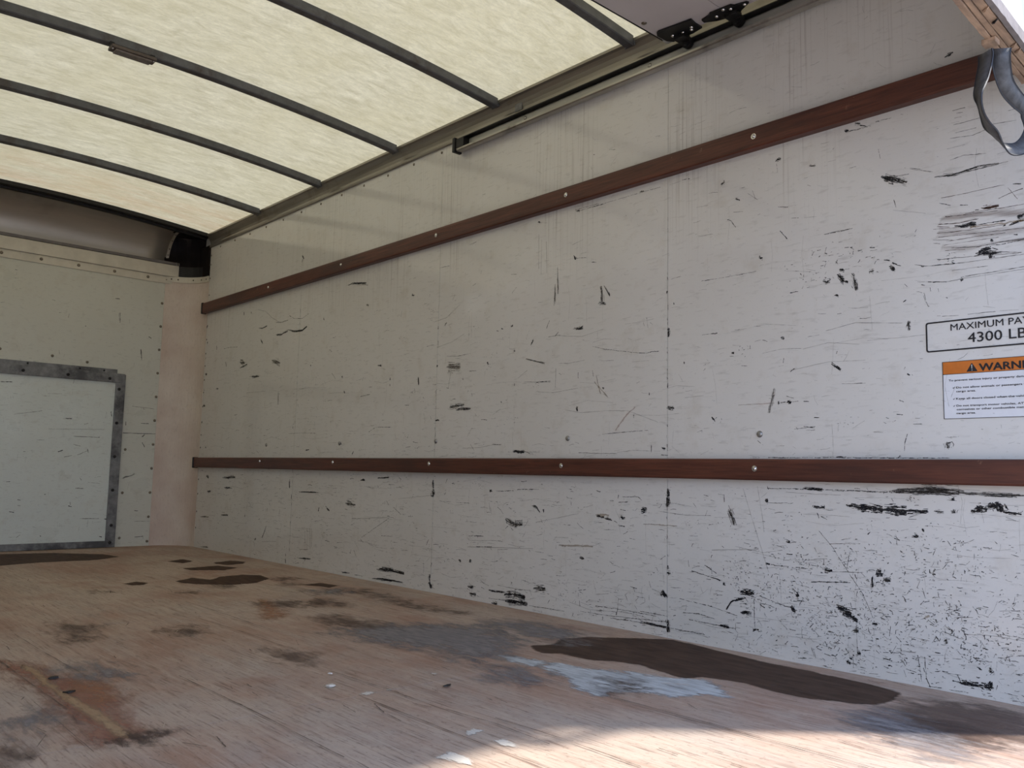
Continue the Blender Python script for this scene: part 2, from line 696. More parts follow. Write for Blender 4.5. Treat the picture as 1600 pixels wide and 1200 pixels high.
k 2.4 1247 1250 1225 1246
f 2.7 1207 1243 1170 1238
g 3.2 1205 1359 1195 1358
g 4 1196 1336 1186 1330
f 5.6 1191 1390 1171 1387
k 2.4 1289 1292 1258 1285
f 2.1 1568 1256 1515 1254
k 5.4 2105 1457 2086 1454
k 2.7 2096 1453 1991 1454 1859 1455 1720 1455
k 3.7 2022 1453 1971 1452
g 5.1 1809 1459 1790 1457
k 2.7 2107 1461 1991 1459
g 4.8 1946 1645 1916 1637
g 4.9 2636 1640 2618 1640
k 4.3 2022 1647 2016 1645
k 5.6 2303 1455 2291 1453
g 2.8 2299 1454 2252 1442
f 2.9 2332 1794 2276 1807
g 2.8 2258 1696 2266 1693
g 3.6 1742 1635 1721 1632
g 3 2693 1440 2666 1450
k 10.8 4138 1646 4119 1629
k 5.4 4136 1628 4138 1612
k 7.3 3658 1413 3621 1416 3491 1398
g 4.9 3621 1411 3476 1386
g 4.9 4633 1414 4540 1393 4457 1346 4358 1307 4266 1308
k 4.7 4406 1314 4339 1303 4266 1310
k 4.5 4250 1332 4194 1308 4106 1299 4039 1317
k 7.4 4398 1242 4332 1237 4260 1251
k 6.3 4261 1256 4187 1237 4100 1234 4053 1250
g 5.8 4620 1305 4569 1296 4511 1306
k 6 4820 1404 4820 1426
k 5.9 4725 1414 4720 1402
g 5.8 4581 1226 4560 1215
k 5.8 4582 1235 4555 1207
g 26 4839 1122 4774 1112
g 10 4835 1088 4741 1100
k 4.9 4701 1028 4660 1026 4559 1021
k 6.3 5159 981 5125 982
k 9.5 4578 1019 4670 1025
k 5.8 3111 1285 3092 1283
g 7.8 3483 1291 3462 1286
k 5.1 3884 1277 3876 1263
k 5 3809 1103 3785 1089
k 5.6 3042 912 3038 876
k 5.2 3260 923 3260 912
k 6.7 3261 890 3258 888
k 6.1 3367 987 3333 984
k 7.3 3683 956 3672 954
k 4.6 3441 890 3407 889
k 4.7 3501 849 3425 855
k 4.9 2985 1041 2939 1044
k 6.2 2908 954 2909 944
k 6.4 5185 1256 5181 1230
g 5.2 5042 1143 5026 1112
k 4.2 5075 1226 4984 1227 4884 1219
k 3.5 4195 685 4065 686 3916 682
k 7.9 4155 719 4151 714
k 3.8 3420 678 3361 699 3244 696
k 7.2 3655 883 3646 875
k 4.3 3137 791 3103 790
f 4.9 4732 934 4490 930
k 5 4876 808 4834 813
f 27.9 4431 1102 4334 1076
f 6.4 4336 917 4333 846
k 4.1 2946 736 2940 722
k 5.5 2911 717 2883 716
k 6 3997 1038 3990 1035
k 13.1 5357 1394 5346 1391
k 13.1 5335 1291 5325 1288
k 10.9 5348 1189 5343 1187
k 13 5334 1087 5308 1083
k 10.8 5342 987 5336 985
k 13 5340 886 5310 883
k 9.7 5345 784 5340 782
k 5.8 814 1581 794 1588
k 3.9 995 1464 954 1462
k 5.9 1083 1465 1073 1460
k 2.5 1074 1458 1010 1458
k 4.4 1039 1468 1022 1459
g 4.4 1053 1477 1044 1473
k 3.9 1012 1489 997 1486
g 2.9 929 1464 922 1462
g 4.3 799 1435 770 1433
k 2.8 790 1425 776 1423
g 3.3 798 1397 772 1396 734 1397
g 2.8 795 1375 746 1374
g 3.3 807 1364 754 1357 725 1363
g 2.3 815 1339 773 1338
g 4.2 809 1308 778 1312 727 1303
g 4.2 848 1274 802 1271 750 1268 678 1270
g 2.8 717 1373 657 1367
g 2.8 673 1396 639 1394
k 2.9 990 1385 986 1359
k 3.9 1118 1420 1114 1423
f 3.8 908 1313 852 1288
g 3.4 1071 1354 1053 1354
k 3.6 669 1212 652 1209
f 3.9 1521 1972 1520 1928
k 2.4 1138 471 1078 472 1023 470 976 471
g 10.2 982 475 916 474 844 477
g 6.7 916 484 858 484 802 479
k 1.7 979 470 887 470 778 471
k 2.8 1115 562 1100 560
k 3.4 959 560 951 564
g 9.9 838 598 837 584
k 4 838 595 826 599 822 593
k 2.6 822 593 824 587
k 2.3 838 584 834 582
k 1.7 841 610 809 611
k 2 941 594 936 611
k 1.7 941 590 942 578
k 2.4 1042 481 1038 473
k 2.4 998 467 996 473
k 2 839 464 829 456
k 2.7 978 457 974 449
g 2.1 1107 450 1102 446
k 2 935 961 928 966
k 3 830 959 826 957
k 1.7 884 973 880 956 873 944
k 2.7 874 943 870 942
g 1.6 840 912 802 910
g 1.6 779 910 743 910 719 909
g 6.7 924 891 921 909
g 4.6 930 773 923 771
k 2.3 929 773 926 770
k 2.3 918 772 916 769
g 4 937 786 934 792
k 1.6 917 645 896 644
g 1.9 794 659 781 660
k 2.3 777 661 771 662
g 2.6 955 671 945 669
k 2 951 708 949 706
k 2 945 705 941 702
g 2.6 898 811 890 810
g 1.6 832 741 816 744
g 2.3 805 743 791 741'''
FRONT_MARKS='''k 10.3 -739 768 -707 770
k 6.5 -689 664 -543 664
g 5.1 -827 701 -519 713
g 6.4 -884 634 -848 636
k 12.9 -767 571 -744 579
g 10.3 -733 540 -692 550
g 7.8 -660 553 -603 584
k 7.8 -607 590 -601 571
k 10.3 -690 252 -673 248
g 6.5 -684 274 -680 257
k 5.2 -622 176 -516 176
k 7.7 -960 290 -947 288
g 7.7 -958 258 -944 255
k 7.7 -997 222 -975 219
k 5.1 -953 75 -934 91
k 6.5 -657 356 -615 356
k 7.8 -638 417 -629 405
g 5.2 -590 392 -524 385
k 6.4 -1024 391 -1007 392
k 5.1 -1094 956 -1036 960
k 7.7 -1065 960 -1036 960
g 5.1 -847 908 -770 913
k 7.8 -487 824 -483 797
g 6.5 -635 739 -614 746
k 6.6 -329 1230 -321 1163
k 6.6 -405 698 -199 700
k 11.9 -287 679 -274 692
g 6.6 -358 868 -227 859
k 6.6 -392 770 -391 746
k 6.6 -299 763 -251 764
k 7.9 -285 643 -269 616
g 18.4 -387 419 -319 444
k 6.6 -305 218 -284 218
g 5.3 -300 153 -195 152
k 5.3 -294 56 -242 59
k 9.1 -506 66 -492 64
k 11.8 -482 171 -469 171
g 7.7 -686 616 -648 606
k 7.7 -823 319 -817 321
k 7.7 -830 82 -826 80
g 6.4 -951 565 -939 565
g 6.4 -1013 776 -955 788 -870 805
k 9.9 -503 1530 -480 1533
k 6.6 -470 1445 -465 1385
g 5.5 -478 1439 -472 1394
k 8.8 -330 1228 -323 1178
k 10 -286 1315 -271 1308
g 7.7 -395 1318 -385 1319
k 7.6 -664 1337 -663 1333
k 5.4 -1064 1614 -1053 1614
g 5.4 -859 1469 -842 1466
f 5.5 -518 1448 -500 1451'''
FLOOR_STAINS_AND_SHADE='''d 0 -1058 5401 -816 5348 -607 5143 -577 4959 -728 4851 -999 4864 -1182 4802 -1279 4861 -1168 5463
d 0 -446 4608 -345 4664 -333 4541 -418 4480
d 0 -269 4428 -160 4476 -125 4380 -171 4296 -265 4281 -286 4365
d 0 -506 4257 -318 4278 -269 4146 -373 4078 -499 4156
d 0 -923 3834 -861 3870 -836 3803 -868 3749 -918 3757
d 0 -712 3799 -614 3872 -572 3763 -490 3849 -375 3863 -324 3802 -342 3671 -459 3558 -575 3558 -677 3649 -716 3725
m 0 -639 3575 -597 3572 -588 3517 -643 3482
m 0 -334 3637 -264 3649 -258 3589 -315 3571
d 0 -319 3391 -230 3410 -217 3350 -200 3288 -270 3260 -283 3317
m 0 -376 3454 -344 3458 -352 3413 -385 3409
m 0 -809 3455 -782 3459 -780 3413 -807 3410
m 0 -1075 3654 -1054 3661 -1059 3621 -1076 3611
d 0 -439 1851 -414 1842 -368 1829 -283 1872 -196 1842 -126 1776 -13 1660 -67 1309 -66 1203 -79 1074 -86 989 -108 922 -182 899 -263 908 -295 939 -310 988 -337 1042 -342 1090 -339 1123 -324 1208 -350 1307 -411 1330 -391 1406 -375 1497 -393 1566 -434 1615 -442 1717 -478 1756
m 0 -174 893 -100 825 -72 749 -73 668 -91 624 -312 561 -346 619 -407 652 -441 694 -461 742 -450 782 -427 816 -447 849 -345 862 -309 843
m 0 -393 807 -318 802 -282 755 -299 698 -321 664 -400 662 -447 692 -468 739 -457 771
g 0 -391 897 -323 863 -365 802 -388 733 -462 650 -516 665 -525 716 -493 767 -458 823 -439 861
p 0 -591 1660 -530 1631 -525 1558 -480 1490 -452 1419 -431 1345 -381 1295 -390 1247 -446 1175 -479 1147 -496 1200 -576 1235 -586 1311 -657 1338 -709 1351 -695 1423 -640 1499 -619 1578
m 0 -555 1434 -540 1407 -550 1355 -573 1387
m 0 -624 1396 -605 1368 -604 1325 -649 1345
p 0 -598 1814 -571 1755 -555 1687 -560 1637 -611 1657 -623 1737
g 0 -780 2345 -670 2393 -598 2363 -504 2341 -425 2262 -341 2157 -381 2016 -481 1862 -617 1795 -699 1825 -684 1977 -735 2049 -747 2185 -771 2279
g 0 -268 2243 -155 2116 -178 1910 -296 1799 -333 2022
m 0 -683 2634 -613 2635 -611 2486 -568 2409 -629 2363 -711 2422 -715 2514
m 0 -564 2961 -465 2986 -461 2860 -475 2782 -552 2835
m 0 -714 3033 -619 3029 -594 2922 -662 2855 -699 2936
m 0 -285 3135 -194 3110 -215 2848 -257 2632 -219 2465 -226 2389 -279 2506 -294 2657 -268 2853 -242 3035
g 0 -705 1711 -671 1657 -683 1557 -752 1534 -771 1598
g 0 -381 3212 -264 3179 -286 3107 -393 3095
g 0 -1754 1902 -1727 1936 -1686 1962 -1667 1933 -1678 1884 -1722 1863 -1744 1841 -1752 1874
r 0 -1657 2517 -1608 2413 -1595 2296 -1576 2261 -1566 2194 -1537 2152 -1533 2075 -1544 1996 -1576 1877 -1606 1732 -1621 1669 -1671 1661 -1685 1696 -1680 1790 -1666 1947 -1659 2119 -1657 2323 -1673 2439
y 0 -1628 2450 -1612 2351 -1624 2181 -1620 2071 -1612 1966 -1611 1845 -1610 1736 -1619 1667 -1633 1703 -1634 1808 -1636 1924 -1638 2052 -1636 2228
o 0 -1576 2183 -1529 2156 -1530 2073 -1562 1960 -1596 1954 -1592 2033 -1595 2104
m 0 -1618 1678 -1607 1668 -1607 1652 -1620 1656
m 0 -1586 1678 -1575 1669 -1579 1654 -1590 1659
m 0 -1616 1641 -1606 1645 -1608 1635 -1616 1629
g 0 -1552 2349 -1499 2330 -1478 2228 -1487 2153 -1539 2193 -1552 2284
m 0 -1819 1734 -1804 1734 -1810 1684 -1828 1657 -1836 1654
w 0 -1117 1317 -1091 1326 -1078 1306 -1105 1302 -1128 1297
w 0 -1251 1237 -1215 1245 -1205 1216 -1212 1181 -1227 1170 -1236 1192 -1240 1220
w 0 -1111 1246 -1084 1243 -1089 1210 -1097 1189 -1113 1211
w 0 -1144 1797 -1130 1798 -1129 1778 -1143 1767 -1151 1777
w 0 -1124 1684 -1097 1693 -1086 1673 -1112 1666
w 0 -1058 1683 -1032 1681 -1053 1670
w 0 -877 1749 -858 1740 -878 1731
m 0 -1391 2995 -1328 2898 -1402 2667 -1449 2658
o 0 -652 3113 -753 2713 -861 2673
m 0 -1170 2684 -1089 2702 -1111 2593 -1165 2585
m 0 -1053 2243 -1010 2095 -1058 2022 -1075 2106'''

# ------------------------------------------------------------------ materials
t, c, h, r = painted_wall('white_wall_panel', (.67, .655, .62), (.59, .57, .52))
# thin dirt drips down the upper part of the wall
sz = t.n.new('ShaderNodeSeparateXYZ'); t.l.new(t.pos, sz.inputs[0])
dr = t.noise(t.scale(t.pos, (1, 120, 1.6)), 1.0, 4, .65); dm = t.noise(t.scale(t.pos, (1, 3.0, .6)), 1.0, 2, .5)
drip = t.math('MULTIPLY', t.ramp(dr, (.54, 0), (.66, .42)), t.ramp(dm, (.44, 0), (.58, 1)))
drip = t.math('MULTIPLY', drip, t.ramp(t.math('MULTIPLY', sz.outputs[2], .5), (.58, 0), (.72, 1)))
c = t.mix(drip, c, (.24, .20, .17))
M_WALL = t.done(t.bsdf(c, r, 0, .5, h, .06, .001))
t, c, h, r = painted_wall('grey_white_bulkhead', (.60, .60, .53), (.54, .535, .455), .3)
M_BULK = t.done(t.bsdf(c, r, 0, .45, h, .08, .001))
t, c, h, r = painted_wall('white_hatch_panel', (.66, .70, .66), (.58, .61, .56), .3)
M_HATCH = t.done(t.bsdf(c, r, 0, .45, h, .08, .001))
# corner panel: rough fibreglass, pinkish stains
t = NT('corner_fibreglass'); n1 = t.noise(t.pos, 4, 5, .65); n2 = t.noise(t.scale(t.pos, (150, 150, 40)), 1, 4, .6); n3 = t.noise(t.pos, 2.2, 3, .6)
c = t.mix(t.ramp(n1, (.35, 0), (.7, 1)), (.68, .60, .52), (.58, .48, .41)); c = t.mix(t.ramp(n3, (.5, 0), (.7, .6)), c, (.52, .38, .31))
c = t.mix(t.ramp(n2, (.55, 0), (.75, .4)), c, (.33, .27, .22))
M_CORNER = t.done(t.bsdf(c, .6, 0, .3, n2, .35, .002))
# dark varnished hardwood rails
t = NT('mahogany_rail'); g = t.noise(t.scale(t.pos, (30, 2.6, 60)), 1.0, 6, .65, .8); g2 = t.noise(t.scale(t.pos, (60, 9, 190)), 1., 4, .6); b = t.noise(t.scale(t.pos, (4, 1.5, 6)), 1., 4, .6)
c = t.mix(t.ramp(g, (.3, 0), (.7, 1)), (.060, .018, .011), (.140, .044, .025)); c = t.mix(t.ramp(g2, (.45, 0), (.7, .65)), c, (.035, .012, .009))
c = t.mix(t.ramp(b, (.5, 0), (.68, .75)), c, (.045, .018, .014)); c = t.mix(t.ramp(t.noise(t.pos, 22, 5, .7), (.66, 0), (.74, .5)), c, (.33, .20, .13))
M_RAIL = t.done(t.bsdf(c, .42, 0, .45, g2, .35, .002))
# translucent fibreglass roof
t = NT('translucent_roof_skin')
f1 = t.noise(t.scale(t.pos, (10, 26, 10), (0, 0, .18)), 1.0, 8, .72, .6); f2 = t.noise(t.pos, 3.0, 5, .6); f3 = t.noise(t.scale(t.pos, (60, 150, 60)), 1.0, 4, .7)
sy = t.n.new('ShaderNodeSeparateXYZ'); t.l.new(t.pos, sy.inputs[0])
c = t.mix(t.ramp(f1, (.32, 0), (.72, 1)), (.54, .475, .29), (.84, .765, .53))
c = t.mix(t.ramp(f2, (.38, 0), (.7, .45)), c, (.66, .58, .34)); c = t.mix(t.ramp(f3, (.45, 0), (.75, .40)), c, (.45, .40, .28))
c = t.mix(t.ramp(t.noise(t.pos, 130, 2, .5), (.66, 0), (.76, .22)), c, (.30, .25, .18))
edge = t.math('MULTIPLY', t.ramp(t.math('MULTIPLY', sy.outputs[1], .2), (.93, 0), (1.07, 1)), t.ramp(t.noise(t.scale(t.pos, (2.2, 9, 1)), 1, 5, .7), (.35, 0), (.7, .5)))
c = t.mix(edge, c, (.55, .33, .16))
tr = t.n.new('ShaderNodeBsdfTranslucent'); t.l.new(c, tr.inputs[0])
df = t.n.new('ShaderNodeBsdfDiffuse'); t.l.new(c, df.inputs[0]); ms = t.n.new('ShaderNodeMixShader'); ms.inputs[0].default_value = .225
t.l.new(df.outputs[0], ms.inputs[1]); t.l.new(tr.outputs[0], ms.inputs[2]); M_ROOF = t.done(ms.outputs[0])
M_BOW = simple('dark_steel_bow', (.105, .105, .11), .5, .3, .25, 25, dirt=(.06, .045, .04))
M_TRIM = simple('dull_aluminium_trim', (.30, .275, .235), .36, .75, .18, 8, stretch=(1, .3, 6), dirt=(.16, .13, .10), dirt_t=.62)
M_TRACK = simple('galvanised_track', (.44, .42, .38), .30, .85, .2, 10, stretch=(1, .3, 4), dirt=(.10, .09, .08))
M_GALV = simple('galvanised_frame', (.20, .198, .192), .5, .4, .35, 22, dirt=(.05, .048, .05), dirt_t=.55)
M_BLACK = simple('black_steel_grease_and_shade', (.018, .017, .018), .45, .5, .3, 40)  # greasy fittings; on the upper track flange the black stands in for shade
M_SHINY = simple('bright_bolt_steel', (.75, .74, .72), .18, 1.0, .1, 60)
M_RIVET = simple('tarnished_rivet', (.20, .17, .13), .35, .8, .3, 80)
M_DOT = simple('dark_nail_head', (.07, .06, .05), .4, .4, .3, 80)
M_WASH = simple('painted_bolt_head', (.42, .42, .40), .3, .4, .2, 60)
M_BOLT = simple('dull_bolt_head', (.30, .29, .27), .3, .6, .2, 60)
M_WEB = simple('brightened_track_web', (.46, .45, .40), .45, .25, .2, 10, stretch=(1, .3, 4))
M_SHEET = simple('brushed_nose_sheet', (.44, .40, .345), .33, .55, .12, 3, stretch=(.5, 4, 4), dirt=(.20, .16, .14), dirt_t=.66)
M_FASCIA = simple('painted_fascia', (.60, .56, .47), .4, .1, .12, 12, dirt=(.25, .2, .16), dirt_t=.70)
M_LIP = simple('grey_fascia_lip', (.15, .135, .13), .5, .2, .2, 20)
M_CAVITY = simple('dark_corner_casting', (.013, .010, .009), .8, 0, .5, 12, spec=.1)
M_DOOR = simple('grey_white_door_sheet', (.50, .46, .455), .4, 0, .06, 5, dirt=(.30, .26, .25), dirt_t=.72)
M_DOOROUT = simple('white_door_outer', (.85, .85, .84), .4, 0, .03, 8)
M_PLY = simple('splintered_plywood', (.40, .27, .18), .75, 0, .45, 30, stretch=(.25, 2, 2), bs=.6, dirt=(.17, .11, .085), dirt_t=.60)
M_SEAL = simple('weathered_grey_seal', (.22, .19, .18), .7, 0, .2, 40)
M_RUST = simple('rusty_light_housing', (.10, .075, .06), .5, .2, .3, 40)
M_LENS = simple('dirty_plastic_lens', (.16, .13, .11), .25, 0, .25, 60)
M_DARK = simple('shaded_gap_core', (.03, .025, .02), .9, 0, .3, 10)
M_OUT = simple('white_body_outside', (.75, .75, .74), .4, 0, .04, 8)
M_GROUND = simple('pale_concrete_yard', (.34, .32, .30), .9, 0, .2, 1.2)
t = NT('grey_webbing'); wv = t.n.new('ShaderNodeTexWave'); t.l.new(t.scale(t.pos, (1, 1, 1)), wv.inputs[0]); wv.inputs['Scale'].default_value = 260; wv.inputs['Distortion'].default_value = .5
c = t.mix(t.ramp(t.noise(t.pos, 45, 4, .6), (.35, 0), (.7, 1)), (.045, .043, .043), (.11, .108, .11)); M_STRAP = t.done(t.bsdf(c, .42, 0, .35, wv.outputs[1], .3, .0006))
M_STRAPEDGE = simple('black_strap_edge', (.02, .02, .025), .6)
# wooden floor
def floor_mat():
    t = NT('worn_plywood_floor'); p = t.pos
    g = t.noise(t.scale(p, (55, 3.2, 1), (0, 0, .05)), 1.0, 7, .68, .7); g2 = t.noise(t.scale(p, (190, 9, 1), (0, 0, -.04)), 1.0, 5, .65)
    b1 = t.noise(t.scale(p, (1.5, .9, 1)), 1.0, 6, .62, .6); b2 = t.noise(t.scale(p, (5, 2.1, 1)), 1.0, 6, .7, 1.0); b3 = t.noise(t.scale(p, (2.6, 2.6, 1)), 1.3, 5, .6)
    c = t.mix(t.ramp(b1, (.40, 0), (.60, 1)), (.36, .225, .165), (.46, .36, .29))
    c = t.mix(t.ramp(b2, (.42, 0), (.66, .75)), c, (.39, .325, .28)); c = t.mix(t.ramp(b3, (.52, 0), (.68, .55)), c, (.31, .165, .115))
    c = t.mix(t.ramp(g, (.5, 0), (.72, .5)), c, (.55, .45, .37)); c = t.mix(t.ramp(g, (.28, .5), (.46, 0)), c, (.20, .11, .075))
    c = t.mix(t.ramp(g2, (.54, 0), (.68, .7)), c, (.13, .08, .058)); sp = t.noise(t.scale(p, (110, 46, 1), (0, 0, .3)), 1., 5, .75); c = t.mix(t.ramp(sp, (.56, 0), (.68, .62)), c, (.12, .075, .055)); c = t.mix(t.ramp(sp, (.28, .5), (.38, 0)), c, (.52, .44, .37)); c = t.mix(t.ramp(g2, (.28, .45), (.40, 0)), c, (.52, .43, .35))
    hh = t.math('ADD', t.math('MULTIPLY', g, .6), g2)
    sc = t.noise(t.scale(p, (14, 4, 1), (0, 0, .5)), 1, 5, .7); c = t.mix(t.ramp(sc, (.62, 0), (.72, .45)), c, (.18, .13, .11))
    return t.done(t.bsdf(c, t.ramp(b2, (.3, .5), (.7, .75)), 0, .3, hh, .5, .0025))
M_FLOOR = floor_mat()
# marks: scuffs, scratches, stains, and the hatch frame's painted shadow. 'fade' runs from 0 at a mark's rim to 1 in its middle and only softens the rim
def mark_mat(name, col, op, nsc, gain=5., k=.9, rough=.5, col2=None, off=0.0):
    t = NT(name); a = t.n.new('ShaderNodeAttribute'); a.attribute_name = 'fade'
    n = t.noise(t.scale(t.pos, nsc), 1.0, 5, .7)
    v = t.math('SUBTRACT', t.math('MULTIPLY', a.outputs['Fac'], 1.0), t.math('MULTIPLY', t.math('SUBTRACT', n, .18), k))
    v = t.math('MULTIPLY', t.math('ADD', v, off), gain, True); v = t.math('MULTIPLY', v, op)
    cc = t.mix(n, col, col2) if col2 else col
    s_ = t.bsdf(cc, rough, 0, .3); tp = t.n.new('ShaderNodeBsdfTransparent'); ms = t.n.new('ShaderNodeMixShader')
    t.l.new(v, ms.inputs[0]); t.l.new(tp.outputs[0], ms.inputs[1]); t.l.new(s_, ms.inputs[2]); return t.done(ms.outputs[0])
WS = (200, 130, 420)
MK = {'k': mark_mat('black_scuff', (.012, .012, .015), .93, WS, 4.5, 1.35, off=.05),
      'g': mark_mat('grey_rub', (.05, .045, .042), .66, (200, 80, 560), 3, 1.35),
      'b': mark_mat('brown_smear', (.07, .036, .024), .85, (200, 45, 560), 3, 1.2),
      't': mark_mat('tan_stain', (.30, .20, .09), .45, WS, 3, 1.2),
      'f': mark_mat('faint_scratch', (.12, .10, .085), .34, (200, 70, 300), 4, 1.0),
      'h': mark_mat('brown_haze', (.20, .13, .10), .42, (200, 12, 330), 1.6, 1.5),
      'r': mark_mat('reddish_trace', (.40, .16, .10), .35, WS, 4, 1.0)}
KEYS = list(MK)
FS = (38, 9, 1)
def stain_mat(name, col, col2, op, nsc, A, gain, rough=.65):
    t = NT(name); a = t.n.new('ShaderNodeAttribute'); a.attribute_name = 'fade'
    n = t.noise(t.scale(t.pos, nsc), 1.0, 7, .72, .4); n2 = t.noise(t.scale(t.pos, (nsc[0]*2.7, nsc[1]*1.6, 1)), 1.0, 4, .6)
    v = t.math('ADD', t.math('SUBTRACT', a.outputs['Fac'], .5), t.math('MULTIPLY', t.math('SUBTRACT', n, .5), A))
    v = t.math('ADD', v, t.math('MULTIPLY', t.math('SUBTRACT', n2, .5), A*.5))
    v = t.math('MULTIPLY', t.math('ADD', t.math('MULTIPLY', v, gain), .5), 1.0, True)
    v = t.math('MULTIPLY', v, t.math('GREATER_THAN', a.outputs['Fac'], .001)); v = t.math('MULTIPLY', v, t.math('MULTIPLY', a.outputs['Fac'], 6.0, True)); v = t.math('MULTIPLY', v, op)
    s_ = t.bsdf(t.mix(t.ramp(n2, (.35, 0), (.65, 1)), col, col2), rough, 0, .12); tp = t.n.new('ShaderNodeBsdfTransparent'); ms = t.n.new('ShaderNodeMixShader')
    t.l.new(v, ms.inputs[0]); t.l.new(tp.outputs[0], ms.inputs[1]); t.l.new(s_, ms.inputs[2]); return t.done(ms.outputs[0])
FK = {'d': stain_mat('dark_stain_and_shade', (.042, .022, .015), (.088, .050, .034), .94, (13, 6, 1), .9, 4.0, .6),  # dark stains, plus the hatch frame's floor shadow painted as a patch
      'm': stain_mat('grey_brown_stain', (.075, .050, .042), (.14, .095, .075), .62, (22, 11, 1), 2.2, 1.5),
      'g': stain_mat('slate_grey_wear', (.17, .16, .17), (.28, .255, .25), .85, (22, 9, 1), 1.9, 1.6),
      'p': stain_mat('pale_blue_paint', (.36, .37, .38), (.56, .59, .61), .97, (30, 11, 1), 1.5, 3.0),
      'w': stain_mat('white_spill', (.62, .58, .52), (.72, .68, .62), .85, (60, 26, 1), 1.8, 2.5),
      'r': stain_mat('red_gouged_wood', (.25, .10, .068), (.37, .20, .14), .70, (26, 12, 1), 1.7, 1.8),
      'y': stain_mat('bare_tan_gouge', (.46, .34, .21), (.36, .23, .14), .90, (40, 14, 1), 1.3, 2.6),
      'o': stain_mat('orange_wood_wear', (.40, .20, .11), (.36, .19, .12), .62, (30, 16, 1), 1.8, 1.8),
      'l': mark_mat('light_splinter', (.60, .48, .38), .8, (60, 30, 1), 4, .9),
      's': mark_mat('dark_grain_gouge', (.07, .04, .03), .8, (60, 30, 1), 4, .9)}
SOFT = {'d': .022, 'm': .07, 'g': .10, 'p': .035, 'w': .008, 'r': .06, 'y': .018, 'o': .05}
FKEYS = list(FK)

def arch(x, z0=1.985, amp=.065): return z0 + amp*(1-((x+1.2)/1.17)**2)
# ------------------------------------------------------------------ mark builders
def ribbon(bm, lay, P, w, mi, mapf, lift, jag=.35):
    """P: list of 2D points (m), w: width (m); mapf(a,b,lift)->Vector"""
    seg = []
    for a, b in zip(P, P[1:]):
        L_ = math.dist(a, b); n = max(1, min(8, int(L_ / max(w*1.6, .006)))); seg += [(a[0]+(b[0]-a[0])*i/n, a[1]+(b[1]-a[1])*i/n) for i in range(n)]
    seg.append(P[-1])
    if len(seg) < 3: seg = [seg[0], ((seg[0][0]+seg[-1][0])/2, (seg[0][1]+seg[-1][1])/2), seg[-1]]
    d0 = Vector(seg[1])-Vector(seg[0]); d1 = Vector(seg[-1])-Vector(seg[-2])
    if d0.length < 1e-6: return
    seg = [tuple(Vector(seg[0]) - d0.normalized()*w*.6)] + seg + [tuple(Vector(seg[-1]) + d1.normalized()*w*.6)]
    rows = []; N = len(seg)
    for i, q in enumerate(seg):
        d = Vector(seg[min(i+1, N-1)]) - Vector(seg[max(i-1, 0)]); d.normalize(); nrm = Vector((-d.y, d.x))
        wl_ = w*(.85+random.uniform(-jag, jag)); wr = w*(.85+random.uniform(-jag, jag)); j = nrm*random.uniform(-.2, .2)*w
        e = 0. if i in (0, N-1) else 1.
        row = []
        for s_, f_ in ((wl_, 0.), (0, e*random.uniform(.75, 1.1)), (-wr, 0.)):
            pp = Vector(q) + nrm*s_ + j; v = bm.verts.new(mapf(pp.x, pp.y, lift)); v[lay] = f_; row.append(v)
        rows.append(row)
    for a, b in zip(rows, rows[1:]):
        for i in (0, 1):
            f_ = bm.faces.new((a[i], a[i+1], b[i+1], b[i])); f_.material_index = mi
def seg_d(p, a, b):
    ax, ay = b[0]-a[0], b[1]-a[1]; q = ax*ax+ay*ay; u = 0 if q < 1e-12 else max(0, min(1, ((p[0]-a[0])*ax+(p[1]-a[1])*ay)/q))
    return math.hypot(p[0]-a[0]-ax*u, p[1]-a[1]-ay*u)
def stain(bm, lay, P, mi, lift, soft, x1):
    """a grid laid over the outline P; fade rises from 0 outside to 1 inside over the width 'soft'"""
    X0 = min(p[0] for p in P)-soft; X1 = min(x1, max(p[0] for p in P)+soft); Y0 = max(YR+.01, min(p[1] for p in P)-soft); Y1 = min(5.53, max(p[1] for p in P)+soft)
    soft = min(soft, .45*min(X1-X0, Y1-Y0)); n = len(P); nx = max(6, min(36, int((X1-X0)/max(.006, soft*.3)))); ny = max(6, min(46, int((Y1-Y0)/max(.006, soft*.3)))); G = []
    for j in range(ny+1):
        row = []
        for i in range(nx+1):
            x = X0+(X1-X0)*i/nx; y = Y0+(Y1-Y0)*j/ny; inside = False; d = 9
            for k in range(n):
                a, b = P[k], P[(k+1) % n]; d = min(d, seg_d((x, y), a, b))
                if (a[1] > y) != (b[1] > y) and x < (b[0]-a[0])*(y-a[1])/(b[1]-a[1]+1e-12)+a[0]: inside = not inside
            row.append((x, y, max(0., min(1., .5 + (d if inside else -d)/(2*soft)))))
        G.append(row)
    V = {}
    for j in range(ny):
        for i in range(nx):
            q = [(j, i), (j, i+1), (j+1, i+1), (j+1, i)]
            if max(G[a][b][2] for a, b in q) <= 0: continue
            for a, b in q:
                if (a, b) not in V: v = bm.verts.new((G[a][b][0], G[a][b][1], lift)); v[lay] = G[a][b][2]; V[(a, b)] = v
            f_ = bm.faces.new([V[c_] for c_ in q]); f_.material_index = mi
def parse(T):
    for ln in T.strip().splitlines():
        a = ln.split(); v = [float(x)/1000 for x in a[2:]]
        yield a[0], float(a[1])/1000, list(zip(v[::2], v[1::2]))

